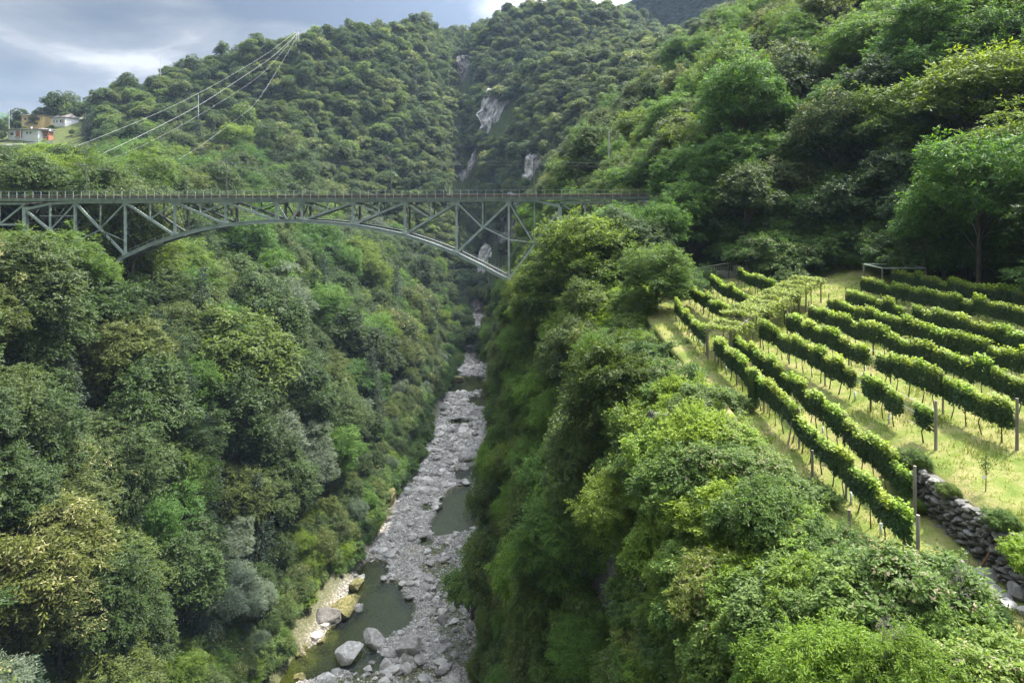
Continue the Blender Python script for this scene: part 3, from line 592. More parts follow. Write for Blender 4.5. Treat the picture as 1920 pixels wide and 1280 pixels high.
def at_px(sp, px, pytop, Y, sc, **k):
    """a tree whose crown top shows at (px, pytop), moved along the line of sight until its foot stands on the slope"""
    k.setdefault('var', int(RNG.integers(len(VAR[sp])))); H, R = VTOP[(sp, k['var'])]; H *= sc * k.get('sz', 1.0); R *= sc; zb = 0
    lo, hi = (Y * .72, min(Y * 1.5, 111)) if Y < 116 else (max(Y * .72, 126), Y * 1.5)
    best = None
    for y in np.linspace(lo, hi, 46) if Y < 340 else ():
        f = y / Y; x = (px - CX) / F * y; z = -(pytop - HY) / F * y - (H + zb) * f; g = z - ground_z(x, y); cost = max(0, g - .2) * 3 + max(0, -1.8 - g) + abs(f - 1) * 5
        if best is None or cost < best[0]: best = (cost, y, x, z, g)
    if best: _, y, x, z, g = best; sc = sc * y / Y; Y = y
    else: x = (px - CX) / F * Y; z = ground_z(x, Y) - .5; g = 0
    GAPS.append((round(g, 1), sp, px, pytop, round(Y))); occupy((x, Y, z), R * 1.3); put(sp, x, Y, z, sc, force=True, **k)
# -- trees that can be singled out
NT = at_px
NT('robin', 1098, 405, 88, 1.12, var=0, tint=(1.15, 1.05, .8), note='large bright green locust tree standing in front of the right end of the bridge')
NT('robin', 1232, 462, 86, .8, var=1, tint=(.95, 1.0, .8), note='locust tree between the bridge end and the far corner of the vineyard')
NT('robin', 1040, 478, 90, .95, var=2, tint=(1.05, 1.05, .8), note='smaller locust tree leaning over the foot of the arch on the right cliff')
NT('chest', 60, 950, 66, 1.12, var=0, tint=(1.2, 1.05, .75), note='chestnut tree thick with yellow cream catkins in the lower left of the gorge')
NT('chest', 110, 1075, 68, .8, var=0, tint=(1, 1, .9), note='smaller flowering chestnut just below the big one thick with yellow catkins')
NT('chest', 95, 880, 74, .95, var=2, tint=(1, 1, .9), note='olive green chestnut rising just behind the flowering yellow chestnut')
NT('pale', 415, 1065, 96, 1.05, var=0, tint=(1, 1, 1), note='rounded grey green willow above the riverbank at the bottom')
NT('pale', 440, 975, 100, .55, var=1, tint=(1.25, 1.2, 1.25), note='small silvery white leaved tree just above the grey green willow')
NT('pale', 470, 1085, 100, .62, var=1, tint=(1.2, 1.2, 1.2), note='silvery tree leaning toward the river from beside the rounded willow')
NT('robin', 330, 1225, 88, .62, var=1, tint=(1.1, 1.1, .8), note='bright yellow green locust sapling at the very bottom of the left slope')
NT('broad', 440, 575, 118, 1.75, var=2, tint=(1.35, 1.45, .8), note='very broad round crowned bright green tree in the middle of the left slope')
NT('chest', 215, 588, 104, 1.3, var=2, tint=(1.15, 1.1, .85), note='tall layered yellowish green tree in the middle of the left slope under the arch end')
NT('broad', 260, 640, 108, 1.25, var=1, tint=(.85, .95, .9), note='dark drooping tree behind the tall layered yellowish one on the left slope')
NT('robin', 350, 470, 128, .85, var=0, tint=(1.1, 1.1, .8), note='feathery bright green locust tree directly under the left part of the arch')
NT('spruce', 608, 478, 168, 1.35, var=0, tint=(1.1, 1.15, .9), note='dark pointed spruce standing alone among leafy trees under the middle of the arch')
NT('spruce', 640, 500, 178, 1.0, var=1, tint=(1, 1.05, .9), note='smaller spruce just right of the dark pointed one under the arch')
NT('robin', 85, 268, 175, 1.1, var=0, tint=(1.25, 1.2, .85), note='bright green spreading tree rising above the left end of the bridge deck')
NT('robin', 95, 322, 150, .72, var=1, tint=(1.35, 1.25, .8), note='bright yellow green round tree just over the left end of the railing')
NT('chest', 160, 318, 158, .72, var=1, tint=(1.2, 1.1, .85), note='olive yellow tree beside the first mast over the left end of the railing')
NT('broad', 385, 305, 190, 1.1, var=1, tint=(1.05, 1.1, .9), note='tree right behind the second mast on the bridge')
NT('robin', 485, 338, 172, .85, var=1, tint=(1.15, 1.2, .9), note='rounded light green tree showing over the railing near the second mast')
NT('chest', 1040, 325, 150, .52, var=1, tint=(1.5, 1.2, .6), note='small golden yellow tree showing over the right end of the railing')
NT('robin', 1185, 205, 178, 1.25, var=2, tint=(.95, .9, .8), note='tall spreading tree with visible limbs above the right bridge end')
NT('robin', 1130, 240, 190, 1.1, var=1, tint=(.9, .9, .8), note='open crowned tree left of the tall spreading one above the right bridge end')
NT('chest', 1398, 198, 150, 1.15, var=0, tint=(1.15, 1.05, .95), note='round chestnut pale with cream blossom on the sunlit right hillside')
NT('chest', 1520, 225, 128, 1.15, var=1, tint=(1, .95, .9), note='chestnut with some cream blossom right of the pale round one')
NT('chest', 1490, 300, 112, .95, var=1, tint=(.8, .85, .9), note='shaded chestnut with sparse blossom in the wood above the sign')
NT('chest', 1300, 130, 210, 1.5, var=1, tint=(1.1, 1.05, .95), note='chestnut with blossom on the crest of the right hillside against the far slope')
NT('chest', 1370, 95, 215, 1.3, var=1, tint=(1.1, 1.0, .95), note='topmost blossoming chestnut on the crest of the right hillside')
NT('robin', 1830, 98, 74, 1.25, var=0, tint=(1.25, 1.1, .75), note='tall bright yellow green tree with visible dark limbs at the upper right edge')
NT('robin', 1925, 215, 72, 1.1, var=2, tint=(1.15, 1.05, .75), note='bright leafy tree cut by the right edge above the vineyard')
NT('robin', 1700, 160, 98, 1.25, var=1, tint=(1.0, 1.0, .8), note='light green tree with dark limbs left of the tall bright one on the right')
NT('robin', 1590, 175, 118, 1.15, var=2, tint=(1.0, 1.0, .85), note='soft green spreading tree in the middle of the sunlit right hillside')
NT('broad', 1580, 330, 90, .78, var=1, tint=(.7, .95, .9), note='dark green low tree behind the vineyard fence')
NT('broad', 1700, 350, 88, .8, var=4, tint=(.7, .95, .9), note='dark drooping tree right of centre behind the vineyard')
NT('broad', 1400, 310, 104, 1.0, var=3, tint=(.9, 1.05, .85), note='green tree standing right behind the sign above the vineyard')
NT('robin', 1300, 340, 108, 1.0, var=0, tint=(.8, .95, .85), note='feathery green tree left of the sign above the vineyard')
NT('shrub', 885, 1078, 108, 2.3, var=2, tint=(1.1, 1.25, .7), note='round light green bush hanging over the river gravel from the right cliff')
NT('robin', 110, 436, 98, 1.05, var=2, tint=(.95, 1.0, .9), note='broad tree hiding the foot of the left bridge pier')
NT('robin', 20, 432, 94, 1.0, var=0, tint=(1, 1, .9), note='leafy tree at the left edge below the bridge deck')
NT('robin', 165, 482, 97, .8, var=1, tint=(.95, 1.0, .9), note='tree whose crown touches the lower left end of the arch')
# near shrubs and saplings along the gorge rim below the vineyard
def rim(px, py, Y, sc, var, tint, note=None, sp='shrub', sz=1.0): at_px(sp, px, py, Y, sc, var=var, tint=tint, note=note, sz=sz)
BY = (1.9, 1.8, .6); BG = (1.35, 1.45, .7); GG = (1.0, 1.05, 1.05); DG = (.65, .82, .7)
rim(1590, 1180, 17.5, .30, 0, (1.35, 1.35, .75), 'bright yellow green locust bush at the bottom right in front', sp='robin')
rim(1490, 1195, 18.5, .26, 1, (1.25, 1.3, .75), 'left hand part of the bright locust bushes at the bottom', sp='robin')
rim(1700, 1200, 17.0, .24, 2, (1.25, 1.25, .75), 'low bright locust bush at the bottom below the bramble mound', sp='robin')
rim(1850, 1225, 17.5, .9, 4, (1.3, 1.3, 1.0), 'bush with pale leaf edges at the bottom right corner')
rim(1700, 1040, 22.5, 1.15, 4, (.85, .95, .85), 'bramble mound with pinkish flowers at the near end of the lowest vine row')
rim(1610, 1065, 23.5, 1.05, 2, (1.2, 1.25, 1.05), 'pale dusty leaved bramble left of the flowering mound')
rim(1770, 1065, 21.5, .8, 1, (.7, .85, .75), 'dark ivy bush with bare twigs against the white boulder')
rim(1500, 1075, 26, 1.1, 2, GG); rim(1400, 1120, 27, 1.1, 4, (1.15, 1.2, .9)); rim(1310, 1170, 29, 1.2, 0, DG)
rim(1480, 960, 30, 1.15, 0, BG, 'rounded bright green bush beside the rim fence posts'); rim(1400, 900, 36, 1.25, 3, BY, 'vivid yellow green feathery bush on the rim below the ivy covered post')
rim(1560, 985, 28, .8, 1, (.8, .95, .75)); rim(1440, 850, 38, 1.1, 4, GG); rim(1500, 900, 33, .95, 2, GG, 'grey green bush just below the third rim post')
rim(1300, 790, 42, 1.3, 3, BY, 'vivid lime coloured feathery shrub halfway along the rim'); rim(1370, 790, 42, 1.2, 4, (1.3, 1.25, .95)); rim(1340, 730, 47, 1.3, 2, GG, 'pale dusty shrub at the rim just below the pergola')
rim(1220, 690, 52, 1.4, 2, GG); rim(1250, 750, 50, 1.3, 3, BY, 'lime shrub overhanging the bare rock on the rim'); rim(1290, 860, 40, 1.1, 3, BY); rim(1240, 900, 42, 1.1, 0, BG); rim(1200, 640, 62, 1.6, 0, DG)
rim(1200, 740, 54, 1.2, 3, (1.3, 1.3, .6)); rim(1340, 950, 34, 1.1, 3, (1.2, 1.3, .6)); rim(1260, 980, 38, 1.1, 0, BG); rim(1400, 1010, 30, 1.0, 3, BY, 'lime feathery shrub low on the rim below the rounded bush')
rim(1270, 640, 60, 1.0, 1, DG); rim(1170, 800, 52, 1.3, 0, (.8, 1, .7)); rim(1330, 1060, 31, 1.0, 0, BG); rim(1240, 1080, 36, 1.2, 4, DG); rim(1280, 500, 80, 1.5, 0, (.6, .8, .7), 'grey green bush closing the far left corner of the vineyard')
rim(1320, 500, 84, 1.1, 1, DG); rim(1485, 505, 80, 1.25, 1, (.55, .7, .6), 'dark round bush beside the fence at the back of the vineyard')
rim(1410, 1195, 22, .8, 1, (1.1, 1.2, .8)); rim(1340, 1230, 24, .9, 0, (1.1, 1.2, .8)); rim(1270, 1250, 28, 1.0, 3, BG); rim(1460, 1130, 23, .75, 0, (.9, 1.05, .8)); rim(1560, 1120, 21.5, .7, 4, (.9, 1.0, .8))
rim(1800, 1150, 20.5, .55, 0, DG); rim(1640, 1150, 20, .6, 1, DG)
# -- automatic cover, slope by slope
def scatter(n, crange, yrange, fn, seed):
    r = np.random.default_rng(seed); c = r.uniform(*crange, n); y = r.uniform(*yrange, n); x, z = terr(c, y); k = 0
    order = np.argsort(y)
    for i in order:
        k += bool(fn(float(c[i]), float(x[i]), float(y[i]), float(z[i]), r))
    return k
def nz(x, y, s=40., seed=5): return float(vnoise(np.array([[x, y]]), 1 / s, seed)[0])
def left(c, x, y, z, r):
    q = r.uniform(); w = nz(x, y)
    sp = 'broad'
    if q < .16 + .14 * w: sp = 'chest'
    elif q < .36 + .2 * nz(x, y, 30, 8): sp = 'robin'
    elif q < .42 and c > 3.6: sp = 'pale'
    elif q > .975: sp = 'spruce'
    sc = r.uniform(.78, 1.3) + .5 * r.uniform() ** 2 if c < 5.0 else r.uniform(.4, .62)
    t = None
    if y < 88: sc = min(sc, .95)
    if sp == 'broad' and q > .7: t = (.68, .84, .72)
    return try_tree(sp, x, y, z - .6, sc, 6.6 * sc if sp != 'spruce' else 4.5, sz=r.uniform(.9, 1.35), tint=t)
n1 = scatter(9000, (1.5, 5.7), (30, 345), left, 1)
def bank(c, x, y, z, r):
    return try_tree('shrub', x, y, z - .3, r.uniform(.9, 1.9), 1.7, key='s', tint=None if r.uniform() < .5 else (.8, 1.0, .7))
n2 = scatter(3500, (5.0, 6.05), (60, 330), bank, 2)
def cliff(c, x, y, z, r):
    q = r.uniform(); f = (1, 1, 1)
    tn = [(1.1, 1.2, .9), (.9, 1.05, .9), (1.35, 1.4, .85), (1.2, 1.3, .75), (1.25, 1.1, .7)][r.integers(5)]  # leaf tints raised to lighten the shaded cliff by colour
    if c > 10.15 and y < 84: tn = [(1.4, 1.45, .7), (1.1, 1.2, .95), (1.8, 1.75, .6), (.8, .95, .75)][r.integers(4)]
    dens = nz(y, z, 9, 13)
    if dens < -.45 and c < 10.2: return False
    if q < .5 and c < 10.3 and y > 40: return try_tree(['broad', 'robin', 'chest', 'robin'][r.integers(4)], x - .3, y, z - 1.2, r.uniform(.34, .68), 3.5, sz=r.uniform(.8, 1.15), tint=tn, tilt=(r.normal() * .12, -r.uniform(.15, .6)), rz=r.normal() * .4)
    s = r.uniform(.8, 1.7) * (1 if y > 34 else .75); s = min(s, .022 * y + .35)
    return try_tree('shrub', x - .3, y, z - .7 * s, s, 1.5 * s, key='s', tint=tn, sz=r.uniform(.8, 1.3), tilt=(r.normal() * .15, -r.uniform(.1, .6) if c < 10 else 0.01), rz=r.normal() * .5)
n3 = scatter(11000, (7.0, 11.15), (18, 175), cliff, 3)
n3 += scatter(2500, (7.0, 11.15), (175, 340), cliff, 33)
def right(c, x, y, z, r):
    q = r.uniform(); w = nz(x, y, 35, 17); sp = 'robin' if q < .5 + .3 * w else 'broad' if q < .8 else 'chest'
    sc = r.uniform(.6, .95) + .5 * r.uniform() ** 3; t = None
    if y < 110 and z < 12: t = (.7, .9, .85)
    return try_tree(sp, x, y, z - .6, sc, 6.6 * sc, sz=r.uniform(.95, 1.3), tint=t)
n4 = scatter(4200, (14.3, 17.3), (52, 98), right, 4)
n4 += scatter(6000, (10.6, 17.6), (86, 300), right, 5)
def under(c, x, y, z, r):
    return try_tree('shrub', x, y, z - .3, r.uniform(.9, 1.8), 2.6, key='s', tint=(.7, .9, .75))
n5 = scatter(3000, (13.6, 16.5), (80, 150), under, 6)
n5 += scatter(700, (14.25, 16.2), (48, 84), under, 7)
def far(c, x, y, z, r):
    q = r.uniform(); w = nz(x, y, 60, 23); sp = 'smallc' if q < .2 + .15 * w else 'small' if q < .965 else 'spruce'
    if y < 430 and c < 1.9 and q < .25: return False
    t = None
    if sp == 'small' and q < .5: t = (.74, .86, .8)
    if r.uniform() < .14: t = (1.35, 1.5, .95)
    if sp == 'smallc' and t is None: t = (.9, 1.05, .9)
    sc = r.uniform(.42, .72) + .75 * r.uniform() ** 2.5; return try_tree(sp, x, y, z - .6, sc, 6.2 * sc, sz=r.uniform(.85, 1.2), tint=t)
n6 = scatter(26000, (.4, 17.5), (290, 640), far, 8)
n6 += scatter(3500, (4.5, 18), (560, 735), far, 9)
def farl(c, x, y, z, r):
    return far(c, x, y, z, r)
n6 += scatter(3500, (.6, 3.0), (180, 345), farl, 10)
# skyline conifers
for px, py, sc, Y in ((498, 34, .75, 505), (540, 29, .95, 508), (547, 38, .7, 509), (160, 195, .9, 372), (172, 205, 1.0, 368), (165, 240, 1.1, 362), (204, 205, .8, 392)): NT('spruce', px, py, Y, sc, tint=(.8, .9, 1))
for px, py, sc, Y in ((572, 40, .55, 500), (617, 33, .5, 505), (645, 33, .5, 507), (735, 34, .55, 560), (770, 28, .8, 570), (815, 18, .7, 590), (835, 22, .6, 590), (880, 10, .9, 600), (925, 8, .8, 600), (960, 0, .8, 605), (30, 290, .6, 250), (8, 330, .6, 210), (330, 92, .8, 455), (275, 128, .8, 440)): NT('small', px, py, Y, sc, tint=(.9, 1, .85))

# -- which ones show: a coarse coverage pass from near to far
def coverage():
    Wc, Hc = 240, 160; cov = np.zeros((Hc, Wc), np.int16); gx, gy = np.meshgrid((np.arange(Wc) + .5) * 8, (np.arange(Hc) + .5) * 8)
    for t in sorted(PLACED, key=lambda t: t['loc'][1] - t['R'] * .6):
        x, y, z = t['loc']; R = t['R']; Ht = t['H'] * 2
        cm, tm, R0, H0, zb0 = VAR[t['sp']][t['v']]; hh = H0 * t['sc'] * t['sz'] / 2; cx, cyp = proj(x, y, z + zb0 * t['sc'] * t['sz'] + hh); rx, ry = R / y * F, hh / y * F
        t['px'], t['py'], t['rx'], t['ry'] = cx, cyp, rx, ry
        i0, i1 = max(0, int((cx - rx) / 8)), min(Wc, int((cx + rx) / 8) + 2); j0, j1 = max(0, int((cyp - ry) / 8)), min(Hc, int((cyp + ry) / 8) + 2)
        if i0 >= i1 or j0 >= j1: t['vis'] = 0; continue
        s = (slice(j0, j1), slice(i0, i1)); m = ((gx[s] - cx) / max(rx, 4)) ** 2 + ((gy[s] - cyp) / max(ry, 4)) ** 2 < 1
        t['vis'] = int((m & (cov[s] < 2)).sum()); t['full'] = int((m & (cov[s] < 1)).sum()); cov[s] += m
coverage()

print('GAPS', [g for g in GAPS if (g[0] > 1 or g[0] < -6) and g[4] < 340])

# -- individuals for what shows largest, one mass for the rest
def region(t):
    px, py, y = t['px'], t['py'], t['loc'][1]
    if px < 905 + 10 and y < 345:
        if y > 116 and py < 372: return ('above the left end of the bridge deck' if px < 260 else 'behind the railing in the middle of the bridge')
        if px < 200: return 'at the left edge of the gorge under the bridge' if py < 640 else 'on the left gorge slope near the left edge' if py < 960 else 'low on the left slope in the bottom left corner'
        if py < 560: return 'just below the steel arch on the left slope'
        if py < 760: return 'on the upper left slope between the arch and the river bend' if px > 480 else 'on the middle left slope beneath the arch end'
        if px > 620: return 'beside the gravel river on its left bank'
        return 'on the lower left slope above the river' if py > 980 else 'on the middle left slope above the river'
    if y >= 345:
        return 'on the far wooded mountain left of the ravine' if px < 860 else 'on the far wooded slope right of the rocky ravine'
    if px < 1240 and py > 540: 
        if py > 980: return 'low on the right cliff at the bottom'
        return 'on the steep right cliff facing the river' if py > 760 else 'high on the right cliff beneath the bridge end'
    if py > 540: return 'on the gorge rim between the vineyard and the cliff'
    if py > 330: return 'in the shaded wood behind the vineyard' if px > 1250 else 'at the right end of the bridge'
    return 'high on the sunlit right hillside' if px > 1500 else 'on the right hillside near its crest'
KIND = {'broad': ('broadleaf_tree', 'leafy green tree', 'tree'), 'chest': ('chestnut_tree', 'chestnut tree', 'tree'), 'robin': ('locust_tree', 'feathery locust tree', 'tree'), 'pale': ('willow_tree', 'grey green willow', 'tree'),
        'spruce': ('spruce_tree', 'dark spruce', 'tree'), 'small': ('broadleaf_tree', 'leafy green tree', 'tree'), 'smallc': ('chestnut_tree', 'chestnut tree', 'tree'), 'shrub': ('shrub', 'leafy green shrub', 'shrub')}
def shade_word(t):
    a = t['tint']; v = a[0] * .4 + a[1] * .6
    if t['sp'] in ('spruce', 'pale'): return ''
    if a[2] < .68 * v: return 'lime '
    return 'dark ' if v < .84 else 'bright ' if v > 1.12 else ''
LM = [(1128,490,'big locust at the bridge end'),(60,1040,'chestnut with yellow catkins'),(415,1120,'rounded grey willow'),(440,1010,'small silvery tree'),(330,1250,'yellow green sapling at the bottom'),(440,665,'broad round crowned tree'),(215,680,'tall layered yellowish tree'),(350,510,'locust under the arch'),(608,540,'pointed spruce'),
(85,310,'bright tree over the left deck end'),(1185,275,'tall tree over the right bridge end'),(1398,240,'pale round chestnut'),(1520,275,'dim blossoming chestnut'),(1830,230,'tall bright tree at the right'),(1700,250,'light tree with dark limbs'),(1580,375,'dark low tree by the fence'),(1400,490,'warning sign'),(110,480,'tree at the left pier'),
(235,480,'left foot of the arch'),(855,476,'right haunch of the arch'),(566,415,'crown of the arch'),(655,1228,'pale pointed boulder'),(768,1222,'tall split boulder'),(885,1110,'bush over the gravel'),(875,868,'angular mid river boulder'),(865,820,'rounded mid river boulder'),(720,1130,'green pool'),(870,731,'dark upper pool'),(872,955,'right hand green pool'),
(1412,730,'ivy covered post'),(1590,1230,'bright locust bushes at the bottom'),(1700,1100,'flowering bramble mound'),(1592,980,'short rim post'),(1478,805,'slanting rim post'),(1350,625,'pergola corner'),(1243,820,'bare rim rock'),(1062,950,'forked dead tree'),(1290,1235,'low rim rock face'),(868,343,'pale rockslide'),(935,225,'biggest pale cliff'),(872,148,'narrow ravine cliff'),
(75,245,'hilltop houses'),(372,195,'pale pole'),(556,60,'skyline pylon'),(1141,290,'concrete pole'),(1250,570,'far vineyard corner'),(1485,525,'dark bush by the fence'),(20,1200,'bottom left corner'),(895,1050,'grey bedrock slab'),(640,1125,'yellow rock ledge'),(762,970,'pale slab on the gravel'),(823,775,'dark flat topped rock'),(1000,880,'grey cliff crag'),(122,340,'first mast'),(397,340,'second mast'),(720,340,'third mast'),(250,900,'gap in the left slope'),(20,700,'left picture edge')]
def near_lm(px, py):
    b = min(LM, key=lambda l: (l[0] - px) ** 2 + (l[1] - py) ** 2); dx, dy = px - b[0], py - b[1]; d_ = math.hypot(dx, dy); ax_, ay_ = abs(dx), abs(dy)
    hv = ('right' if dx > 0 else 'left'); vv = ('below' if dy > 0 else 'above')
    if d_ < 14: return 'right at the ' + b[2]
    w = 'just ' if d_ < 55 else '' if d_ < 110 else 'well '
    if ax_ > 2.2 * ay_: return w + hv + ' of the ' + b[2]
    if ay_ > 2.2 * ax_: return w + vv + ' the ' + b[2]
    return w + vv + ' and ' + hv + ' of the ' + b[2]
def size_word(t):
    q = t['sc'] / (1.35 if t['sp'] == 'shrub' else .85 if t['loc'][1] > 280 else 1.05); return 'small ' if q < .72 else 'large ' if q > 1.28 else ''
SRC = {}
def individual(t):
    nm, what, cat = KIND[t['sp']]; cm, tm, R, H, zb = VAR[t['sp']][t['v']]
    e_ = empty(nm, t['loc'], t['rz']); e_.scale = (t['sc'], t['sc'], t['sc'] * t['sz'])
    if t['tilt'] != (0, 0): e_.rotation_euler = (t['tilt'][0], t['tilt'][1], t['rz'])
    w = shade_word(t); rg = region(t)
    if t['note']: tag(e_, t['note'], cat)
    else:
        lb = (size_word(t) if not w else '') + w + what.replace('leafy green', 'leafy') + ' ' + near_lm(t['px'], t['py']); tag(e_, lb, cat, group=lb.replace(' tree ', ' trees ', 1).replace(' shrub ', ' shrubs ', 1).replace(' willow ', ' willows ', 1).replace(' spruce ', ' spruces ', 1))
    c = link('foliage' if t['sp'] == 'shrub' else 'crown', cm, e_); c['tint'] = t['tint']
    link('stems' if t['sp'] == 'shrub' else 'trunk', tm, e_)
    SRC.setdefault((t['sp'], t['v']), c)
    return e_
trees = [t for t in PLACED if t['sp'] != 'shrub']; shrubs = [t for t in PLACED if t['sp'] == 'shrub']
def pick(lst, n):
    lst = sorted(lst, key=lambda t: (-(1 if t['note'] else 0), -min(t['vis'] * 64, 3.2 * t['rx'] * t['ry']))); return lst[:n], lst[n:]
def by_kind(lst, limits):
    a, b = [], []
    for k, n in limits.items():
        q = [t for t in lst if t['sp'] in k]; i, o = pick([t for t in q], n); a += [t for t in i if t['vis'] > 0]; b += [t for t in i if t['vis'] <= 0] + o
    return a, b
ti, to = by_kind(trees, {('broad', 'small', 'chest', 'smallc', 'robin', 'pale', 'spruce'): 292})
si, so = by_kind(shrubs, {('shrub',): 292})
for t in ti + si: individual(t)
# make sure that every variant has a source in the scene
for t in to + so:
    if (t['sp'], t['v']) not in SRC: individual(t); t['used'] = True
def mass(name, lst, label):
    lst = [t for t in lst if not t.get('used')]
    if not lst: return
    keys = sorted({(t['sp'], t['v']) for t in lst}); kid = {k: i for i, k in enumerate(keys)}
    me = mesh_np(name, np.array([t['loc'] for t in lst]), [np.zeros((0, 3), int)], None, {
        'rot': ('FLOAT_VECTOR', [(t['tilt'][0], t['tilt'][1], t['rz']) for t in lst]), 'siz': ('FLOAT_VECTOR', [(t['sc'], t['sc'], t['sc'] * t['sz']) for t in lst]),
        'tint': ('FLOAT_COLOR', [(*t['tint'], 1) for t in lst]), 'pickid': ('INT', [kid[(t['sp'], t['v'])] for t in lst])})
    o = link(name, me); tag(o, label, 'forest' if 'tree' in label else 'shrubs', kind='stuff')
    scatter_gn(o, [SRC[k] for k in keys])
def scatter_gn(o, sources):
    ng = bpy.data.node_groups.new(o.name + '_scatter', 'GeometryNodeTree'); ng.interface.new_socket('Geometry', in_out='INPUT', socket_type='NodeSocketGeometry'); ng.interface.new_socket('Geometry', in_out='OUTPUT', socket_type='NodeSocketGeometry')
    gi = N(ng, 'NodeGroupInput'); go = N(ng, 'NodeGroupOutput'); jn = N(ng, 'GeometryNodeJoinGeometry'); ip = N(ng, 'GeometryNodeInstanceOnPoints'); ip.inputs['Pick Instance'].default_value = True
    for s in reversed(sources):   # join keeps the last linked first
        oi = N(ng, 'GeometryNodeObjectInfo'); oi.transform_space = 'ORIGINAL'; oi.inputs['Object'].default_value = s; oi.inputs['As Instance'].default_value = True; ng.links.new(oi.outputs['Geometry'], jn.inputs[0])
    def at(nm, ty):
        a = N(ng, 'GeometryNodeInputNamedAttribute'); a.data_type = ty; a.inputs['Name'].default_value = nm; return a.outputs['Attribute']
    ng.links.new(gi.outputs[0], ip.inputs['Points']); ng.links.new(jn.outputs[0], ip.inputs['Instance']); ng.links.new(at('pickid', 'INT'), ip.inputs['Instance Index'])
    er = N(ng, 'FunctionNodeEulerToRotation'); ng.links.new(at('rot', 'FLOAT_VECTOR'), er.inputs[0]); ng.links.new(er.outputs[0], ip.inputs['Rotation']); ng.links.new(at('siz', 'FLOAT_VECTOR'), ip.inputs['Scale'])
    ng.links.new(ip.outputs[0], go.inputs[0]); md = o.modifiers.new('scatter', 'NODES'); md.node_group = ng
mass('forest', to, 'mass of leafy green trees covering the far mountain and the gorge slopes')
mass('undergrowth', so, 'mass of leafy shrubs and ivy covering the cliff and the banks')
print('placed', len(PLACED), 'auto', n1, n2, n3, n4, n5, n6, 'individual', len(ti), len(si), 'mass', len(to), len(so))
# ------------------------------------------------------------------ haze
def haze():
    m = bpy.data.materials.new('thin_haze'); m.use_nodes = True; nt = m.node_tree; nt.nodes.clear(); o_ = N(nt, "ShaderNodeOutputMaterial")
    v = N(nt, "ShaderNodeVolumePrincipled"); v.inputs['Color'].default_value = (.58, .74, 1.0, 1); v.inputs['Density'].default_value = .00009; v.inputs['Anisotropy'].default_value = .0
    nt.links.new(v.outputs[0], o_.inputs['Volume'])
    mb = MB(); mb.box((-200, 1060, 124), (5400, 2400, 434)); o = mb.build('haze', m); tag(o, 'thin bluish haze in the air of the valley', 'haze', kind='stuff')
haze()
# ------------------------------------------------------------------ the railway bridge
TH = math.radians(-1.9); BX0, BY0 = -36.0, 117.0   # point of the near truss plane under pixel column 566
BWID = 4.5
def bs(px):      # pixel column -> distance along the near truss
    u = (px - CX) / F; return (u * BY0 - BX0) / (math.cos(TH) - u * math.sin(TH))
def bz(px, py): s = bs(px); return -(py - HY) / F * (BY0 + s * math.sin(TH))
def B(px, py, w=0.0): return (bs(px), w, bz(px, py))
bridge = empty('railway_bridge', (BX0, BY0, 0), TH)
tag(bridge, 'grey green riveted steel arch railway bridge with trussed spandrels spanning the gorge', 'bridge')
def memb(name, a, b, w, h, mat='steel', H=False, up=(0, 0, 1)):
    mb = MB(); (mb.hbar if H else mb.bar)(a, b, w, h, up=up); return mb.build(name, M[mat], bridge)
NODES = [47, 141, 235, 328, 423, 518, 566, 662, 759, 856, 954, 1050]
ARCH = [(140, 556), (170, 527), (200, 504), (235, 480.5), (282, 459), (328, 443.5), (375, 431), (423, 422), (470, 418), (518, 415.3), (542, 414.6), (566, 415), (614, 418), (662, 423), (710, 431), (759, 441.5), (807, 457), (856, 476), (905, 500), (954, 526), (975, 538), (1000, 553)]
ax = [a[0] for a in ARCH]; ay = [a[1] for a in ARCH]
def archy(px): return float(np.interp(px, ax, ay))
TOPY = 377.5
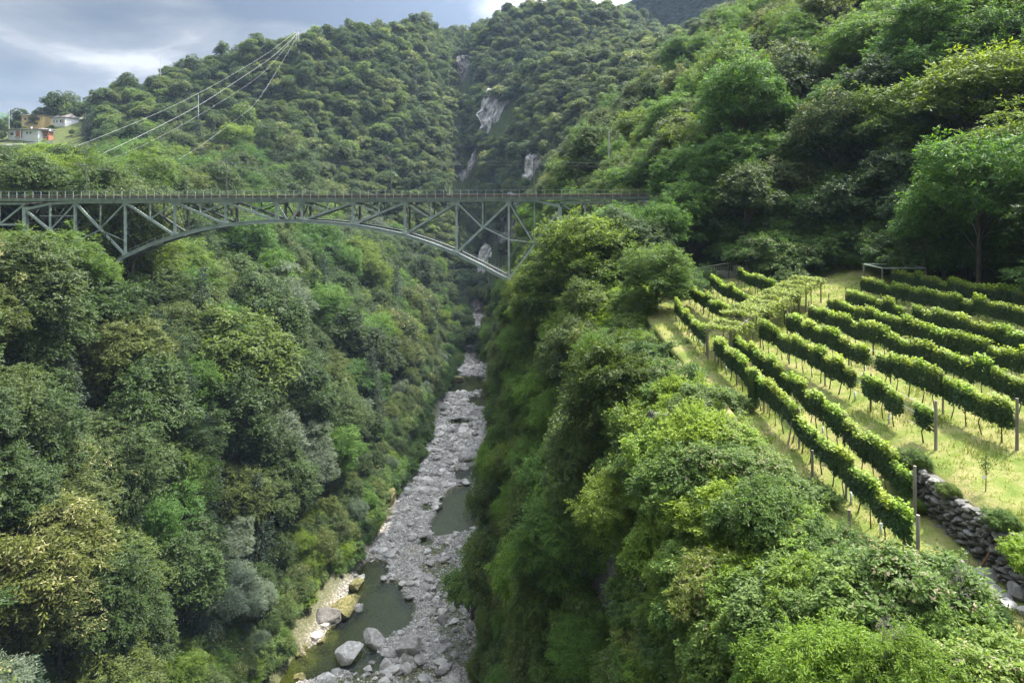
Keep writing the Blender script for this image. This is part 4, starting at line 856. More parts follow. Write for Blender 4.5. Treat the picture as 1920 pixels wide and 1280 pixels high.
for side in (0, 1):
    w = side * BWID; st = 'steel' if side == 0 else 'steeldk'  # far truss takes the darker steel, its shade painted in
    def P(px, py, w=w): return B(px, py, w)
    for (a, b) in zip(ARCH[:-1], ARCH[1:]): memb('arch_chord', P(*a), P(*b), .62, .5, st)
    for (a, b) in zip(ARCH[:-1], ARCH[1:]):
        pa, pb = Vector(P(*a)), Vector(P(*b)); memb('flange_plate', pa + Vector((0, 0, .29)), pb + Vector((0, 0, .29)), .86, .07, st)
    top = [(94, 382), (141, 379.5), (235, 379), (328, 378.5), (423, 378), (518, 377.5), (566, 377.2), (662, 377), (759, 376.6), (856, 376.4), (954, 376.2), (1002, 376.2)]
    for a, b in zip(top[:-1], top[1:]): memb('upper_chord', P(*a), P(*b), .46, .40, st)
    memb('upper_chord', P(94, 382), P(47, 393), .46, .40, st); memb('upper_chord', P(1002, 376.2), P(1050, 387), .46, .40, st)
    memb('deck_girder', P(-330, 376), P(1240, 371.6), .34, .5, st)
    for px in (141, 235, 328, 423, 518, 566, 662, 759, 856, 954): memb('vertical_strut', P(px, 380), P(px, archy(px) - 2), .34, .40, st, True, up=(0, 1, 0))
    for px in (47, 1050): memb('pier_column', P(px, 388), P(px + (3 if px < 500 else -2), 560 if px < 500 else 600), .62, .62, st, True, up=(0, 1, 0))
    for a, b in ((47, 75), (1050, 1075)): pass
    # main diagonals, half verticals and counters
    LD = [(141, 235), (235, 328), (328, 423), (423, 518)]
    for a, b in LD:
        A = P(a, 380); Bp = P(b, archy(b) - 2); memb('diagonal_brace', A, Bp, .36, .36, st)
        m_ = (Vector(A) + Vector(Bp)) / 2; px = (a + b) / 2; memb('half_strut', P(px, 380), m_, .2, .24, st); memb('counter_brace', m_, P(b, 380), .18, .22, st)
    RD = [(566, 662), (662, 759), (759, 856), (856, 954), (954, 1050)]
    for a, b in RD:
        A = P(a, archy(a) - 2); Bp = P(b, 380 if b < 1000 else 392); memb('diagonal_brace', A, Bp, .36, .36, st)
        m_ = (Vector(A) + Vector(Bp)) / 2; px = (a + b) / 2; memb('half_strut', P(px, 379), m_, .2, .24, st); memb('counter_brace', m_, P(a, 380), .18, .22, st)
    memb('diagonal_brace', P(518, 380), P(538, 412), .3, .3, st); memb('diagonal_brace', P(566, 380), P(548, 412), .3, .3, st)
    memb('half_strut', P(188, 380), P(188, 431), .2, .24, st); memb('counter_brace', P(188, 431), P(143, 453), .18, .2, st); memb('counter_brace', P(188, 431), P(235, 452), .1, .12, st)
    memb('counter_brace', P(905, 425), P(954, 449.5), .16, .2, st); memb('counter_brace', P(954, 449.5), P(1002, 455), .16, .2, st); memb('counter_brace', P(1002, 455), P(1020, 467), .16, .2, st)
    memb('half_strut', P(94, 384), P(94, 432), .24, .3, st); memb('diagonal_brace', P(50, 396), P(94, 432), .34, .34, st); memb('diagonal_brace', P(94, 432), P(141, 470), .34, .34, st); memb('counter_brace', P(94, 432), P(141, 381), .18, .2, st)
    memb('tie_strut', P(75, 405), P(141, 405), .1, .12, st)
    # approach trusses on both banks
    for a, b in ((-140, -47), (-47, 45)):
        memb('diagonal_brace', P(a, 384), P((a + b) / 2, 421), .28, .28, st); memb('diagonal_brace', P((a + b) / 2, 421), P(b, 384), .28, .28, st); memb('half_strut', P((a + b) / 2, 380), P((a + b) / 2, 420), .2, .2, st)
    memb('lower_chord', P(-140, 422), P(47, 421), .34, .3, st); memb('pier_column', P(-140, 380), P(-140, 520), .5, .5, st)
    memb('upper_chord', P(-140, 382), P(47, 382), .4, .34, st); memb('upper_chord', P(1050, 380), P(1196, 378.5), .4, .36, st)
    for a, b, c in ((1055, 1097, 1146), (1146, 1196, 1196)):
        memb('diagonal_brace', P(a, 384), P(b, 410 if b != 1196 else 409), .28, .28, st)
        if c != b: memb('diagonal_brace', P(b, 410), P(c, 380), .28, .28, st)
    memb('half_strut', P(1097, 380), P(1097, 411), .24, .3, st); memb('half_strut', P(1146, 380), P(1146, 410), .18, .22, st); memb('half_strut', P(1196, 380), P(1196, 410), .24, .3, st)
    memb('lower_chord', P(1050, 411), P(1196, 410), .24, .22, st)
    # gussets where members meet on the arch and on the upper chord
    for px in (235, 328, 423, 518, 566, 662, 759, 856, 954):
        for yy in (archy(px) - 4.5, 381.5):
            p = P(px, yy); mb = MB(); mb.box(p, (.9, .42, .62)); mb.build('gusset_plate', M[st], bridge)
# cross frames between the two trusses
for px in (47, 94, 141, 188, 235, 328, 423, 518, 566, 662, 759, 856, 954, 1050, 1097, 1146, 1196, -47, -140):
    yb = archy(px) if 160 < px < 960 else {47: 520, 94: 432, 141: 520, 1050: 560}.get(px, 411)
    zt = bz(px, 381); zb = bz(px, yb - 1); s = bs(px); hgt = zt - zb; n = max(1, int(round(hgt / 4.2)))
    for k in range(n + 1):
        z = zb + hgt * k / n; memb('cross_strut', (s, .2, z), (s, BWID - .2, z), .14, .18, 'steeldk')
    for k in range(n):
        z0 = zb + hgt * k / n; z1 = zb + hgt * (k + 1) / n
        memb('cross_brace', (s, .1, z0), (s, BWID - .1, z1), .09, .11, 'steeldk'); memb('cross_brace', (s + .1, .1, z1), (s + .1, BWID - .1, z0), .09, .11, 'steeldk')
for i, (a, b) in enumerate(zip(ARCH[:-1], ARCH[1:])):
    a_, b_ = (a, b) if i % 2 else (b, a); memb('lateral_brace', B(a_[0], a_[1] + .5, .2), B(b_[0], b_[1] + .5, BWID - .2), .16, .14, 'steeldk'); memb('lateral_strut', B(a[0], a[1] + 1, .2), B(a[0], a[1] + 1, BWID - .2), .18, .18, 'steeldk')
tnodes = [-140, -47, 47, 141, 235, 328, 423, 518, 566, 662, 759, 856, 954, 1050, 1146, 1230]
for a, b in zip(tnodes[:-1], tnodes[1:]): memb('lateral_brace', B(a, 379.5, .2), B(b, 379.5, BWID - .2), .12, .12, 'steeldk')
# deck: stringers, sleepers, rails, planks
s0, s1 = bs(-330), bs(1250); zd0 = bz(-330, 374.5); zd1 = bz(1250, 370.6)
def zd(s): return zd0 + (zd1 - zd0) * (s - s0) / (s1 - s0)
for w in (1.3, 3.2): memb('stringer', (s0, w, zd(s0) - .05), (s1, w, zd(s1) - .05), .3, .42, 'steeldk')
slm = MB(); slm.box((0, 0, 0), (.24, BWID + 1.1, .2)); slmesh = slm.mesh('sleeper', M['sleeper'])
S_ = np.arange(bs(-8), bs(1225), .62)[:298]
for s in S_: link('sleeper', slmesh, bridge, (float(s), BWID / 2, zd(s) + .27))
for w in (1.75, 2.75):
    mb = MB(); mb.bar((s0, w, zd(s0) + .46), (s1, w, zd(s1) + .46), .07, .15); mb.build('running_rail', M['rail'], bridge)
for w in (-.75, -.5, 5.0, 5.25): memb('walkway_plank', (s0, w, zd(s0) + .3), (s1, w, zd(s1) + .3), .22, .06, 'sleeper')
memb('edge_beam', (s0, -.92, zd(s0) + .28), (s1, -.92, zd(s1) + .28), .1, .26, 'steeldk'); memb('edge_beam', (s0, BWID + .92, zd(s0) + .28), (s1, BWID + .92, zd(s1) + .28), .1, .26, 'steeldk')
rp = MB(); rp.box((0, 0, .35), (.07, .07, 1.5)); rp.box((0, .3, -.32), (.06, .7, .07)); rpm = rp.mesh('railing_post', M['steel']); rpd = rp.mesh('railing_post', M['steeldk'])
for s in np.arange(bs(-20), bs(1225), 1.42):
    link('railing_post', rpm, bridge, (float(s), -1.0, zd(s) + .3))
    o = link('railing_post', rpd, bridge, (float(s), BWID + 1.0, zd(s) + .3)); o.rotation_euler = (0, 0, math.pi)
for w in (-1.0, BWID + 1.0):
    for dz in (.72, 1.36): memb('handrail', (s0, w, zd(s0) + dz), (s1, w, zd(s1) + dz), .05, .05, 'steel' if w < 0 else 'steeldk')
# inspection walkway with its own handrail along the arch
for (a, b) in zip(ARCH[2:-1], ARCH[3:]):
    for w in (BWID * .35, BWID * .62): memb('walkway_plank', B(a[0], a[1] - 1.5, w), B(b[0], b[1] - 1.5, w), .5, .06, 'steeldk')
    memb('handrail', B(a[0], a[1] - 12, BWID * .3), B(b[0], b[1] - 12, BWID * .3), .05, .05, 'steel'); memb('handrail', B(a[0], a[1] - 7, BWID * .3), B(b[0], b[1] - 7, BWID * .3), .04, .04, 'steel')
for px in np.arange(205, 985, 15.5): memb('railing_post', B(px, archy(px) - 1, BWID * .3), B(px, archy(px) - 12, BWID * .3), .05, .05, 'steel')
# inspection trolley parked on the arch under the deck
tr = empty('inspection_trolley', (0, 0, 0)); tag(tr, 'small rust red inspection trolley standing on the crown of the arch under the deck', 'trolley')
tl = Vector(B(553, 410, 1.9)); cw, sw = math.cos(TH), math.sin(TH); tr.location = (BX0 + tl.x * cw - tl.y * sw, BY0 + tl.x * sw + tl.y * cw, tl.z); tr.rotation_euler = (0, 0, TH)
mb = MB(); mb.box((0, 0, .35), (1.9, 1.1, .12)); mb.build('platform', M['rust'], tr)
mb = MB(); mb.box((0, 0, .78), (1.1, .8, .7)); mb.build('housing', M['rust'], tr)
for x in (-.8, .8):
    for y in (-.5, .5): mb = MB(); mb.tube([(x, y - .05, .17), (x, y + .05, .17)], .16, 10); mb.build('wheel', M['steeldk'], tr); mb = MB(); mb.bar((x, y, .42), (x, y, 1.3), .05, .05); mb.build('corner_post', M['rust'], tr)
for y in (-.5, .5): mb = MB(); mb.bar((-.8, y, 1.3), (.8, y, 1.3), .05, .05); mb.build('guard_rail', M['rust'], tr)
# abutments hidden in the trees
for px, yb, lab in ((165, 530, 'grey masonry footing under the left foot of the arch'), (985, 541, 'grey masonry footing under the right foot of the arch')):
    p = B(px, yb, BWID / 2); mb = MB(); mb.box((BX0 + p[0], BY0 + p[1] + p[0] * sw, p[2] - 1.2), (3, 6, 3)); o = mb.build('arch_footing', M['concrete']); tag(o, lab, 'footing')
mb = MB(); p = B(1215, 378, BWID / 2); mb.box((BX0 + p[0] + 2, BY0 + p[1] + p[0] * sw, p[2] - 3.4), (6, 7, 7)); o = mb.build('bridge_abutment', M['concrete']); tag(o, 'stone abutment carrying the right end of the bridge deck among the trees', 'abutment')
# masts with brackets, carrying the overhead line
def brw(px, py, w): p = B(px, py, w); return Vector((BX0 + p[0] * cw - p[1] * sw, BY0 + p[0] * sw + p[1] * cw, p[2]))
masts = []
for px, pt, lab in ((122, 307, 'grey overhead line mast over the left part of the bridge deck'), (397, 303, 'grey overhead line mast over the deck above the left arch haunch'), (720, 296, 'grey overhead line mast right of the middle of the bridge'), (1001, 299, 'slender grey overhead line mast near the right end of the bridge')):
    b = brw(px, 371, BWID + 1.15); e_ = empty('line_mast', b, TH); tag(e_, lab, 'mast', 'overhead line masts on the bridge'); h = (-(pt - HY) / F * b.y) - b.z
    mb = MB(); mb.tube([(0, 0, -.5), (0, 0, h)], [.12, .08], 8); mb.build('pole', M['steeldk'], e_)
    mb = MB(); mb.bar((0, 0, h - .2), (0, -3.6, h - .05), .07, .09); mb.bar((0, 0, h - 1.5), (0, -2.0, h - .15), .06, .06); mb.build('bracket_arm', M['steeldk'], e_)
    for y in (-2.6, -3.5): mb = MB(); mb.tube([(0, y, h - .1), (0, y, h - .4)], .07, 8); mb.build('insulator', M['rust'], e_)
    masts.append((b + Matrix.Rotation(TH, 3, 'Z') @ Vector((0, -2.6, h - .4)), b + Matrix.Rotation(TH, 3, 'Z') @ Vector((0, -3.5, h - 1.0))))
def wire(name, pts, rad, mat, label, sag=0.0, cat='cable', n=14, group=None):
    out_ = []
    for a, b in zip(pts[:-1], pts[1:]):
        a, b = Vector(a), Vector(b)
        for k in range(n): t = k / n; p = a.lerp(b, t); p.z -= sag * 4 * t * (1 - t); out_.append(p)
    out_.append(Vector(pts[-1])); mb = MB(); mb.tube(out_, rad, 5); o = mb.build(name, M[mat]); tag(o, label, cat, group); return o
for k, lab in ((0, 'upper thin overhead line running above the bridge deck'), (1, 'lower thin contact line running above the bridge deck')):
    L0 = masts[0][k]; L1 = masts[-1][k]; d = (masts[1][k] - L0).normalized()
    wire('overhead_line', [L0 - d * 22] + [m_[k] for m_ in masts] + [L1 + (L1 - masts[-2][k]).normalized() * 20], .018, 'steeldk', lab, .25, 'power line')
# ------------------------------------------------------------------ vineyard
def G(x, y): return ground_z(x, y)
RV = np.random.default_rng(77)
def vine_mesh(seed, Lx=1.3, W=.31, z0=.8, z1=1.95, n=820, leaf=.15, young=1.0, gap=0.0):
    r = np.random.default_rng(seed); y = r.uniform(-Lx / 2, Lx / 2, n); f = r.uniform(0, 1, n); z = z0 + (z1 - z0) * f ** .9
    prof = W * .5 * (.55 + .55 * np.sin(np.clip(f, 0, 1) * 2.6 + .3)) * (1 + .35 * vnoise(np.stack([y, z], 1), 2.2, seed)); x = prof * np.where(r.uniform(size=n) < .5, -1, 1) * r.uniform(.45, 1.05, n)
    low = vnoise(np.stack([y, y * 0], 1), 1.7, seed + 2) * .18; keep = z > z0 + low * 1.2 + .02
    m = int(n * .24); ty = r.uniform(-Lx / 2, Lx / 2, m); tz = z1 - .08 + r.uniform(0, 1, m) ** 1.8 * .42; tx = r.normal(size=m) * .09
    P = np.concatenate([np.stack([x, y, z], 1)[keep], np.stack([tx, ty, tz], 1)]); k = int(keep.sum())
    Nn = np.concatenate([np.stack([np.sign(x) * 1.0, r.normal(size=n) * .4, .55 + r.normal(size=n) * .4], 1)[keep], np.stack([r.normal(size=m) * .5, r.normal(size=m) * .5, np.ones(m)], 1)])
    young_lit = np.concatenate([(np.clip((f - .72) / .3, 0, 1) * .3)[keep], r.uniform(.5, 1.0, m) * young])  # tops lifted: new growth plus backlit tone in the leaf colour
    return leaf_mesh('foliage', P, Nn, leaf, M['vine'], r, .85, young_lit, None, None, .12)
VINES = [vine_mesh(200 + i) for i in range(7)]; VLIGHT = [vine_mesh(220 + i, W=.7, z1=1.75, young=1.3, n=760) for i in range(3)]
def vtrunk(seed):
    r = np.random.default_rng(seed); mb = MB(); a, b = r.uniform(-.12, .12, 2)
    mb.tube([(0, 0, -.1), (a * .5, b, .3), (a, b * 1.6, .62), (a * .4, b * .6, .95), (0, .05, 1.35)], [.04, .033, .028, .025, .015], 6)
    mb.tube([(a * .4, b * .6, .9), (0, .35, 1.0), (0, .6, 1.02)], [.02, .016, .01], 5, False); mb.tube([(a * .4, b * .6, .9), (0, -.35, 1.02), (0, -.6, 1.0)], [.02, .016, .01], 5, False)
    return mb.mesh('trunk', M['bark'], True)
VT = [vtrunk(240 + i) for i in range(5)]
postm = {}
def post(x, y, h, lab, grp='wooden posts of the vine rows', w=.1, mat='wood', name='vine_post', lean=(0, 0)):
    mb = MB(); mb.tube([(0, 0, -.25), (0, 0, h * .55), (.01, .01, h)], [w * .56, w * .52, w * .47], 8)
    o = mb.build(name, M[mat], None, False, (x, y, G(x, y))); o.rotation_euler = (lean[0], lean[1], 0); tag(o, lab, 'post', grp); return o
# rows: (x near, y near, x far, y far, label, post interval, gaps)
ROWS = [
 (15.35, 26.2, 15.75, 53.0, 'lowest vine row, along the gorge rim', []),
 (17.35, 29.8, 17.35, 53.2, 'second vine row, below the terrace step', []),
 (20.25, 33.0, 19.7, 54.2, 'gappy first row of the upper terrace', [(34.7, 35.4), (37.2, 37.9), (38.9, 39.6)]),
 (23.1, 31.6, 22.4, 55.6, 'second row of the upper terrace', [(42.5, 43.3)]),
 (26.0, 28.5, 25.2, 58.0, 'third vine row of the upper terrace', []),
 (28.7, 31.0, 27.8, 60.0, 'fourth vine row of the upper terrace', []),
 (31.4, 34.0, 30.3, 62.0, 'fifth vine row of the upper terrace', [(52, 53)]),
 (36.2, 40.0, 34.0, 66.5, 'sixth vine row, below the top row', [(54, 54.8), (47, 47.8)]),
 (39.2, 44.0, 38.2, 68.5, 'uppermost vine row, by the metal frame', []),
 (15.7, 55.5, 16.3, 68.0, 'lowest vine row beyond the pergola', []),
 (19.3, 57.5, 19.2, 74.0, 'second vine row beyond the pergola', []),
 (22.5, 60.0, 22.6, 77.5, 'third vine row beyond the pergola', []),
 (27.0, 64.5, 26.5, 80.0, 'hindmost vine row beyond the pergola', []),
]
NV = 0
for ri, (xa, ya, xb, yb, lab, gaps) in enumerate(ROWS):
    Lr = math.hypot(xb - xa, yb - ya); step = 1.22 if ri < 9 else 1.35; n = int(Lr / step); rz = -math.atan2(xb - xa, yb - ya)
    for k in range(n + 1):
        t = (k + .5) / (n + 1); x = xa + (xb - xa) * t; y = ya + (yb - ya) * t
        if any(a < y < b for a, b in gaps): continue
        z = G(x, y); px, py = proj(x, y, z)
        if px > 2010: continue
        sz = RV.uniform(.84, 1.1); e_ = empty('grape_vine', (x + RV.normal() * .04, y, z), rz + (math.pi if RV.uniform() < .5 else 0)); e_.scale = (RV.uniform(.7, 1.15), RV.uniform(.86, 1.12) * step / 1.22, sz)
        end = ', by its near post' if k == 0 else ', last at far end' if k == n else (', near part', ', middle part', ', far part')[min(2, int(3 * t))]
        tag(e_, 'grape vine in the ' + lab + end, 'vine', 'grape vines of the ' + lab + (end if 0 < k < n else ''))
        o = link('foliage', VINES[RV.integers(7)], e_); q = RV.uniform(.85, 1.15); o['tint'] = (q * RV.uniform(.9, 1.1), q, q * .95); link('trunk', VT[RV.integers(5)], e_); NV += 1
    npost = max(2, int(round(Lr / 5.2)))
    for k in range(npost + 1):
        t = k / npost; x = xa + (xb - xa) * t; y = ya + (yb - ya) * t
        if proj(x, y, G(x, y))[0] > 2000: continue
        wh = {0: 'near end post', npost: 'far end post'}.get(k, 'wooden post')
        post(x + .02, y - (.35 if k == 0 else 0), 2.35 if k in (0, npost) else 2.15, 'grey weathered %s of the %s' % (wh, lab), 'posts of the ' + lab, .14 if k in (0,) else .10)
    for h_, nm_ in ((.75, 'lowest'), (1.35, 'middle'), (1.9, 'top')):
        m_ = 12; pts = [(xa + (xb - xa) * j / m_, ya - .3 + (yb - ya + .3) * j / m_, G(xa + (xb - xa) * j / m_, ya - .3 + (yb - ya + .3) * j / m_) + h_) for j in range(m_ + 1)]
        mb = MB(); mb.tube(pts, .008, 4); o = mb.build('trellis_wire', M['wire']); tag(o, '%s wire of the %s' % (nm_, lab), 'wire')
print('vines', NV)
# pale guards round young vines
for i, (x, y) in enumerate([(15.5, 31.2), (15.6, 35.4), (15.75, 43.5), (15.8, 50.5), (16.0, 56.2), (16.0, 57.1), (16.1, 58.4), (16.2, 59.9), (17.3, 38.0), (20.1, 36.4), (23.0, 44.5), (15.45, 28.6), (20.2, 40.2)]):
    mb = MB(); mb.tube([(0, 0, 0), (0, 0, .55)], .055, 8); o = mb.build('tree_guard', M['tube'], None, True, (x, y, G(x, y))); tag(o, 'pale guard at a young vine in the ' + (ROWS[0][4] if x < 16.05 and y < 54 else ROWS[9][4] if x < 16.5 else ROWS[1][4] if x < 18 else ROWS[2][4] if x < 21 else ROWS[3][4]), 'guard', 'pale guards round young vines')
# leafy pergola crossing the rows
pa, pb = Vector((16.3, 53.6, 0)), Vector((29.5, 67.5, 0)); d = (pb - pa).normalized(); nrm = Vector((d.y, -d.x, 0))
pg = empty('pergola', (pa.x, pa.y, G(pa.x, pa.y))); tag(pg, 'wooden pergola crossing the vine rows under a pale green leaf roof', 'pergola')
Lp = (pb - pa).length; o0 = pg.location
def PG(t, w, h): p = pa + d * t + nrm * w; return Vector((p.x, p.y, G(p.x, p.y) + h)) - o0
for k in range(6):
    for w in (-1.0, 1.0): a = PG(Lp * k / 5, w, -.2); b = PG(Lp * k / 5, w, 2.2); mb = MB(); mb.bar(a, b, .11, .11); mb.build('post', M['wood'], pg)
for w in (-1.0, 1.0):
    for k in range(5): mb = MB(); mb.bar(PG(Lp * k / 5, w, 2.24), PG(Lp * (k + 1) / 5, w, 2.24), .09, .1); mb.build('beam', M['wood'], pg)
for k in range(20): mb = MB(); mb.bar(PG(Lp * k / 19, -1.35, 2.33), PG(Lp * k / 19, 1.35, 2.33), .05, .06); mb.build('crossbar', M['wood'], pg)
r = np.random.default_rng(5); ROOF = []
for i in range(4):
    n = 1500; x = r.uniform(-1.35, 1.35, n); y = r.uniform(-.95, .95, n); z = .12 + r.uniform(0, .3, n) + .16 * vnoise(np.stack([x, y], 1), 1.6, i)
    dn = r.uniform(size=n) < .22; x[dn] = np.sign(x[dn]) * r.uniform(1.15, 1.5, dn.sum()); z[dn] -= r.uniform(.1, .9, dn.sum()) * r.uniform(0, 1, dn.sum())
    ROOF.append(leaf_mesh('foliage', np.stack([x, y, z], 1), np.stack([r.normal(size=n) * .5, r.normal(size=n) * .5, np.ones(n)], 1), .17, M['vine'], r, .85, r.uniform(.1, .75, n)))
for k in range(12):
    t = Lp * (k + .5) / 12; p = PG(t, 0, 2.2) + o0; e_ = empty('pergola_vine', p, math.atan2(-d.x, d.y)); e_.scale = (1, .95, 1)
    tag(e_, 'pale green climbing vine spread over the pergola roof' + (' at its near end' if k == 0 else ' at its far end' if k == 11 else ''), 'vine', 'vines over the pergola')
    o = link('foliage', ROOF[k % 4], e_); o['tint'] = (1.25, 1.1, 1.3); base = PG(t, -.95 if k % 2 else .95, 0) + o0 - p
    base = Matrix.Rotation(-math.atan2(-d.x, d.y), 3, 'Z') @ base
    mb = MB(); mb.tube([base, base * .96 + Vector((0, .05, 1.2)), base * .8 + Vector((0, 0, 2.2)), Vector((0, 0, .15))], [.05, .04, .03, .015], 6); mb.build('stem', M['bark'], e_, True)
# dry stone terrace wall: two leading courses as single stones, nearest part
WALLX = 18.16
ys_w = (16.0, 33.2)
wl = empty('terrace_wall', (WALLX, 25, G(WALLX - .4, 25))); tag(wl, 'dry stone terrace wall of grey fieldstones between the lower vines and the upper meadow', 'stone wall')
def wall_top(y): return G(19.0, y) + .06 + .10 * float(vnoise(np.array([[y, 0]]), .8, 3)[0])
def wall_bot(y): return G(17.9, y) - .1
STN = []
for i in range(10):
    V, Fc = rock_verts(300 + i, 2, (.5, .5, .5), 8, .05); STN.append(mesh_np('stone', V, [Fc], M['wallstone']))
core = MB()
yy = np.arange(ys_w[0], ys_w[1] + .01, .8)
for a, b in zip(yy[:-1], yy[1:]):
    m_ = (a + b) / 2; zt = wall_top(m_) - .12; zb = wall_bot(m_) - .4; core.box((WALLX - wl.location.x + .42, m_ - 25, (zt + zb) / 2 - wl.location.z), (.5, b - a + .0, zt - zb))
core.build('core', M['rockdark'], wl)
y = 22.6; cnt = 0; loose = []
rs = np.random.default_rng(11)
for y0, y1, single in ((22.4, 30.4, True), (30.4, 33.2, False), (16.0, 22.4, False)):
    zc = 0.0
    while True:
        prog = False; y = y0 + rs.uniform(-.2, .1)
        hrow = rs.uniform(.13, .24)
        while y < y1:
            w = rs.uniform(.22, .62) * (1.25 if rs.uniform() < .2 else 1); zt = wall_top(y); zb = wall_bot(y); z = zb + zc
            if z + hrow * .6 < zt + .06:
                prog = True; s = (rs.uniform(.42, .6), w * 1.08, hrow * rs.uniform(1.0, 1.25)); loc = (WALLX + .02 + rs.normal() * .035 + .06 * (z - zb) - wl.location.x, y + w / 2 - 25, z + hrow / 2 + rs.normal() * .012 - wl.location.z); rot = (rs.normal() * .08, rs.normal() * .08, rs.normal() * .15)
                if single and cnt < 298: o = link('stone', STN[rs.integers(10)], wl, loc); o.scale = s; o.rotation_euler = rot; cnt += 1
                else: loose.append((loc, rot, s))
            y += w
        zc += hrow
        if not prog or zc > 3: break
mb = MB(); Vi, Fi = rock_verts(311, 1, (.5, .5, .5), 6, .04)
for loc, rot, s in loose:
    R_ = np.array(Matrix.Rotation(rot[2], 3, 'Z') @ Matrix.Rotation(rot[0], 3, 'X')); mb.add((Vi * np.array(s)) @ R_.T + np.array(loc), [tuple(f) for f in Fi])
o = mb.build('stonework', M['wallstone'], wl); tag(o, kind='stuff')
print('wall stones', cnt, len(loose))
# rocks lying at the end of the wall
def boulder(name, loc, dims_, seed, mat, label, cat='rock', sub=3, rz=0.0, rough=.06, cuts=10, group=None, tilt=(0, 0)):
    V, Fc = rock_verts(seed, sub, dims_, cuts, rough); me = mesh_np(name, V, [Fc], M[mat]); o = link(name, me, None, loc); o.rotation_euler = (tilt[0], tilt[1], rz); tag(o, label, cat, group); return o
def on_ground(px, py, X=None, lo=15., hi=70.):
    """the point of the ground seen at a pixel (march along the ray)"""
    for Y in np.arange(lo, hi, .1):
        p = uproj(px, py, Y)
        if p.z < G(p.x, Y): return p
    return uproj(px, py, hi)
p = on_ground(1838, 1118); boulder('boulder', p + Vector((0, 0, .25)), (.95, 1.1, .38), 401, 'wallstone', 'flat pale grey boulder between the bramble mound and the wall', tilt=(.2, .1), sub=4)
p = on_ground(1850, 1088); boulder('boulder', p + Vector((0, 0, .15)), (.5, .4, .26), 402, 'rock', 'smaller grey boulder behind the flat pale one near the wall', sub=4)
p = on_ground(1806, 1085); boulder('standing_stone', p + Vector((0, 0, .3)), (.14, .10, .5), 403, 'rock', 'narrow upright grey stone beside the flat pale boulder')
p = on_ground(1912, 1122); boulder('boulder', p + Vector((0, 0, .2)), (.5, .5, .3), 404, 'wallstone', 'rounded pale boulder at the right edge below the wall', sub=4)
p = on_ground(1880, 1135); boulder('boulder', p + Vector((0, 0, .12)), (.42, .4, .22), 405, 'rock', 'dark squarish boulder left of the rounded pale one', sub=4)
p = on_ground(1925, 1150); boulder('boulder', p + Vector((0, 0, .1)), (.4, .3, .18), 406, 'rock', 'low dark boulder at the right edge under the rounded pale one')
# rim posts, ivy column, leaning bar, sapling, bright bushes
def pxpost(px, pyb, pyt, lab, w=.1, mat='wood', lean=(0, 0), name='rim_post', lo=22):
    p = on_ground(px, pyb, lo=lo); h = (pyb - pyt) / F * p.y; return post(p.x, p.y, h, lab, 'posts along the gorge rim', w, mat, name, lean)
pxpost(1592, 1000, 958, 'short grey post on the rim beside the rounded bush', .13); pxpost(1523, 900, 845, 'grey post on the rim left of the lowest vine row', .12)
pxpost(1478, 835, 775, 'slanting grey post on the rim below the ivy covered post', .08, lean=(0, .15)); pxpost(1440, 775, 730, 'thin post just right of the ivy covered post', .07)
pxpost(1342, 690, 660, 'slanting post on the rim under the pergola', .06, lean=(0, .3)); pxpost(1598, 1035, 1000, 'thin white rod beside the short grey rim post', .03, 'white')
e_ = post(19.0, 26.0, .1, 'x'); bpy.data.objects.remove(e_)
p = on_ground(1832, 1078, lo=20); o = post(p.x, p.y, 1.35, 'rusty iron bar leaning against the terrace wall', 'bars by the wall', .09, 'rust', 'leaning_bar', (0, .55)); o['category'] = 'bar'
p = on_ground(1848, 922, lo=22); sp_ = empty('sapling', p); tag(sp_, 'thin young sapling with a white tag on the upper meadow', 'sapling')
mb = MB(); mb.tube([(0, 0, -.1), (.02, 0, .7), (0, 0, 1.35)], [.022, .018, .008], 6); mb.build('stem', M['bark'], sp_)
r = np.random.default_rng(3); o = link('foliage', leaf_mesh('foliage', r.normal(size=(160, 3)) * np.array([.10, .10, .2]) + np.array([0, 0, 1.15]), r.normal(size=(160, 3)), .085, M['vine'], r, .5), sp_); o['tint'] = (1, 1, 1)
mb = MB(); mb.box((-.07, -.02, .62), (.15, .01, .13)); mb.build('tag', M['white'], sp_)
p = on_ground(1412, 764, lo=25); iv = empty('ivy_post', p); tag(iv, 'tall post wrapped in dark green ivy at the rim', 'ivy post'); mb = MB(); mb.tube([(0, 0, -.2), (0, 0, 2.15)], .07, 8); mb.build('post', M['wood'], iv)
n = 2600; a = r.uniform(0, 6.283, n); zz = r.uniform(.0, 2.3, n); rr = .33 * (1 - .25 * zz / 2.3) + .08 * vnoise(np.stack([a * 1.0, zz], 1), 1.8, 4); o = link('foliage', leaf_mesh('foliage', np.stack([np.cos(a) * rr, np.sin(a) * rr, zz], 1), np.stack([np.cos(a), np.sin(a), .3 + 0 * a], 1), .10, M['vine'], r, .9, r.uniform(0, .2, n)), iv); o['tint'] = (.8, .85, .8)
def leafbush(px, pyb, sc, tint, lab, Y=None, v=2, lo=20):
    p = on_ground(px, pyb, lo=lo) if Y is None else uproj(px, pyb, Y); e_ = empty('shrub', p); e_.scale = (sc, sc, sc * 1.1); tag(e_, lab, 'shrub'); o = link('foliage', VAR['shrub'][v][0], e_); o['tint'] = tint; link('stems', VAR['shrub'][v][1], e_)
leafbush(1697, 905, .42, (1.35, 1.45, .9), 'bright green broad leaved bush at the near end of the second vine row', lo=28)
leafbush(1925, 1075, .42, (1.7, 1.75, .5), 'vivid yellow green vine bush over the wall at the right edge', Y=22.0)
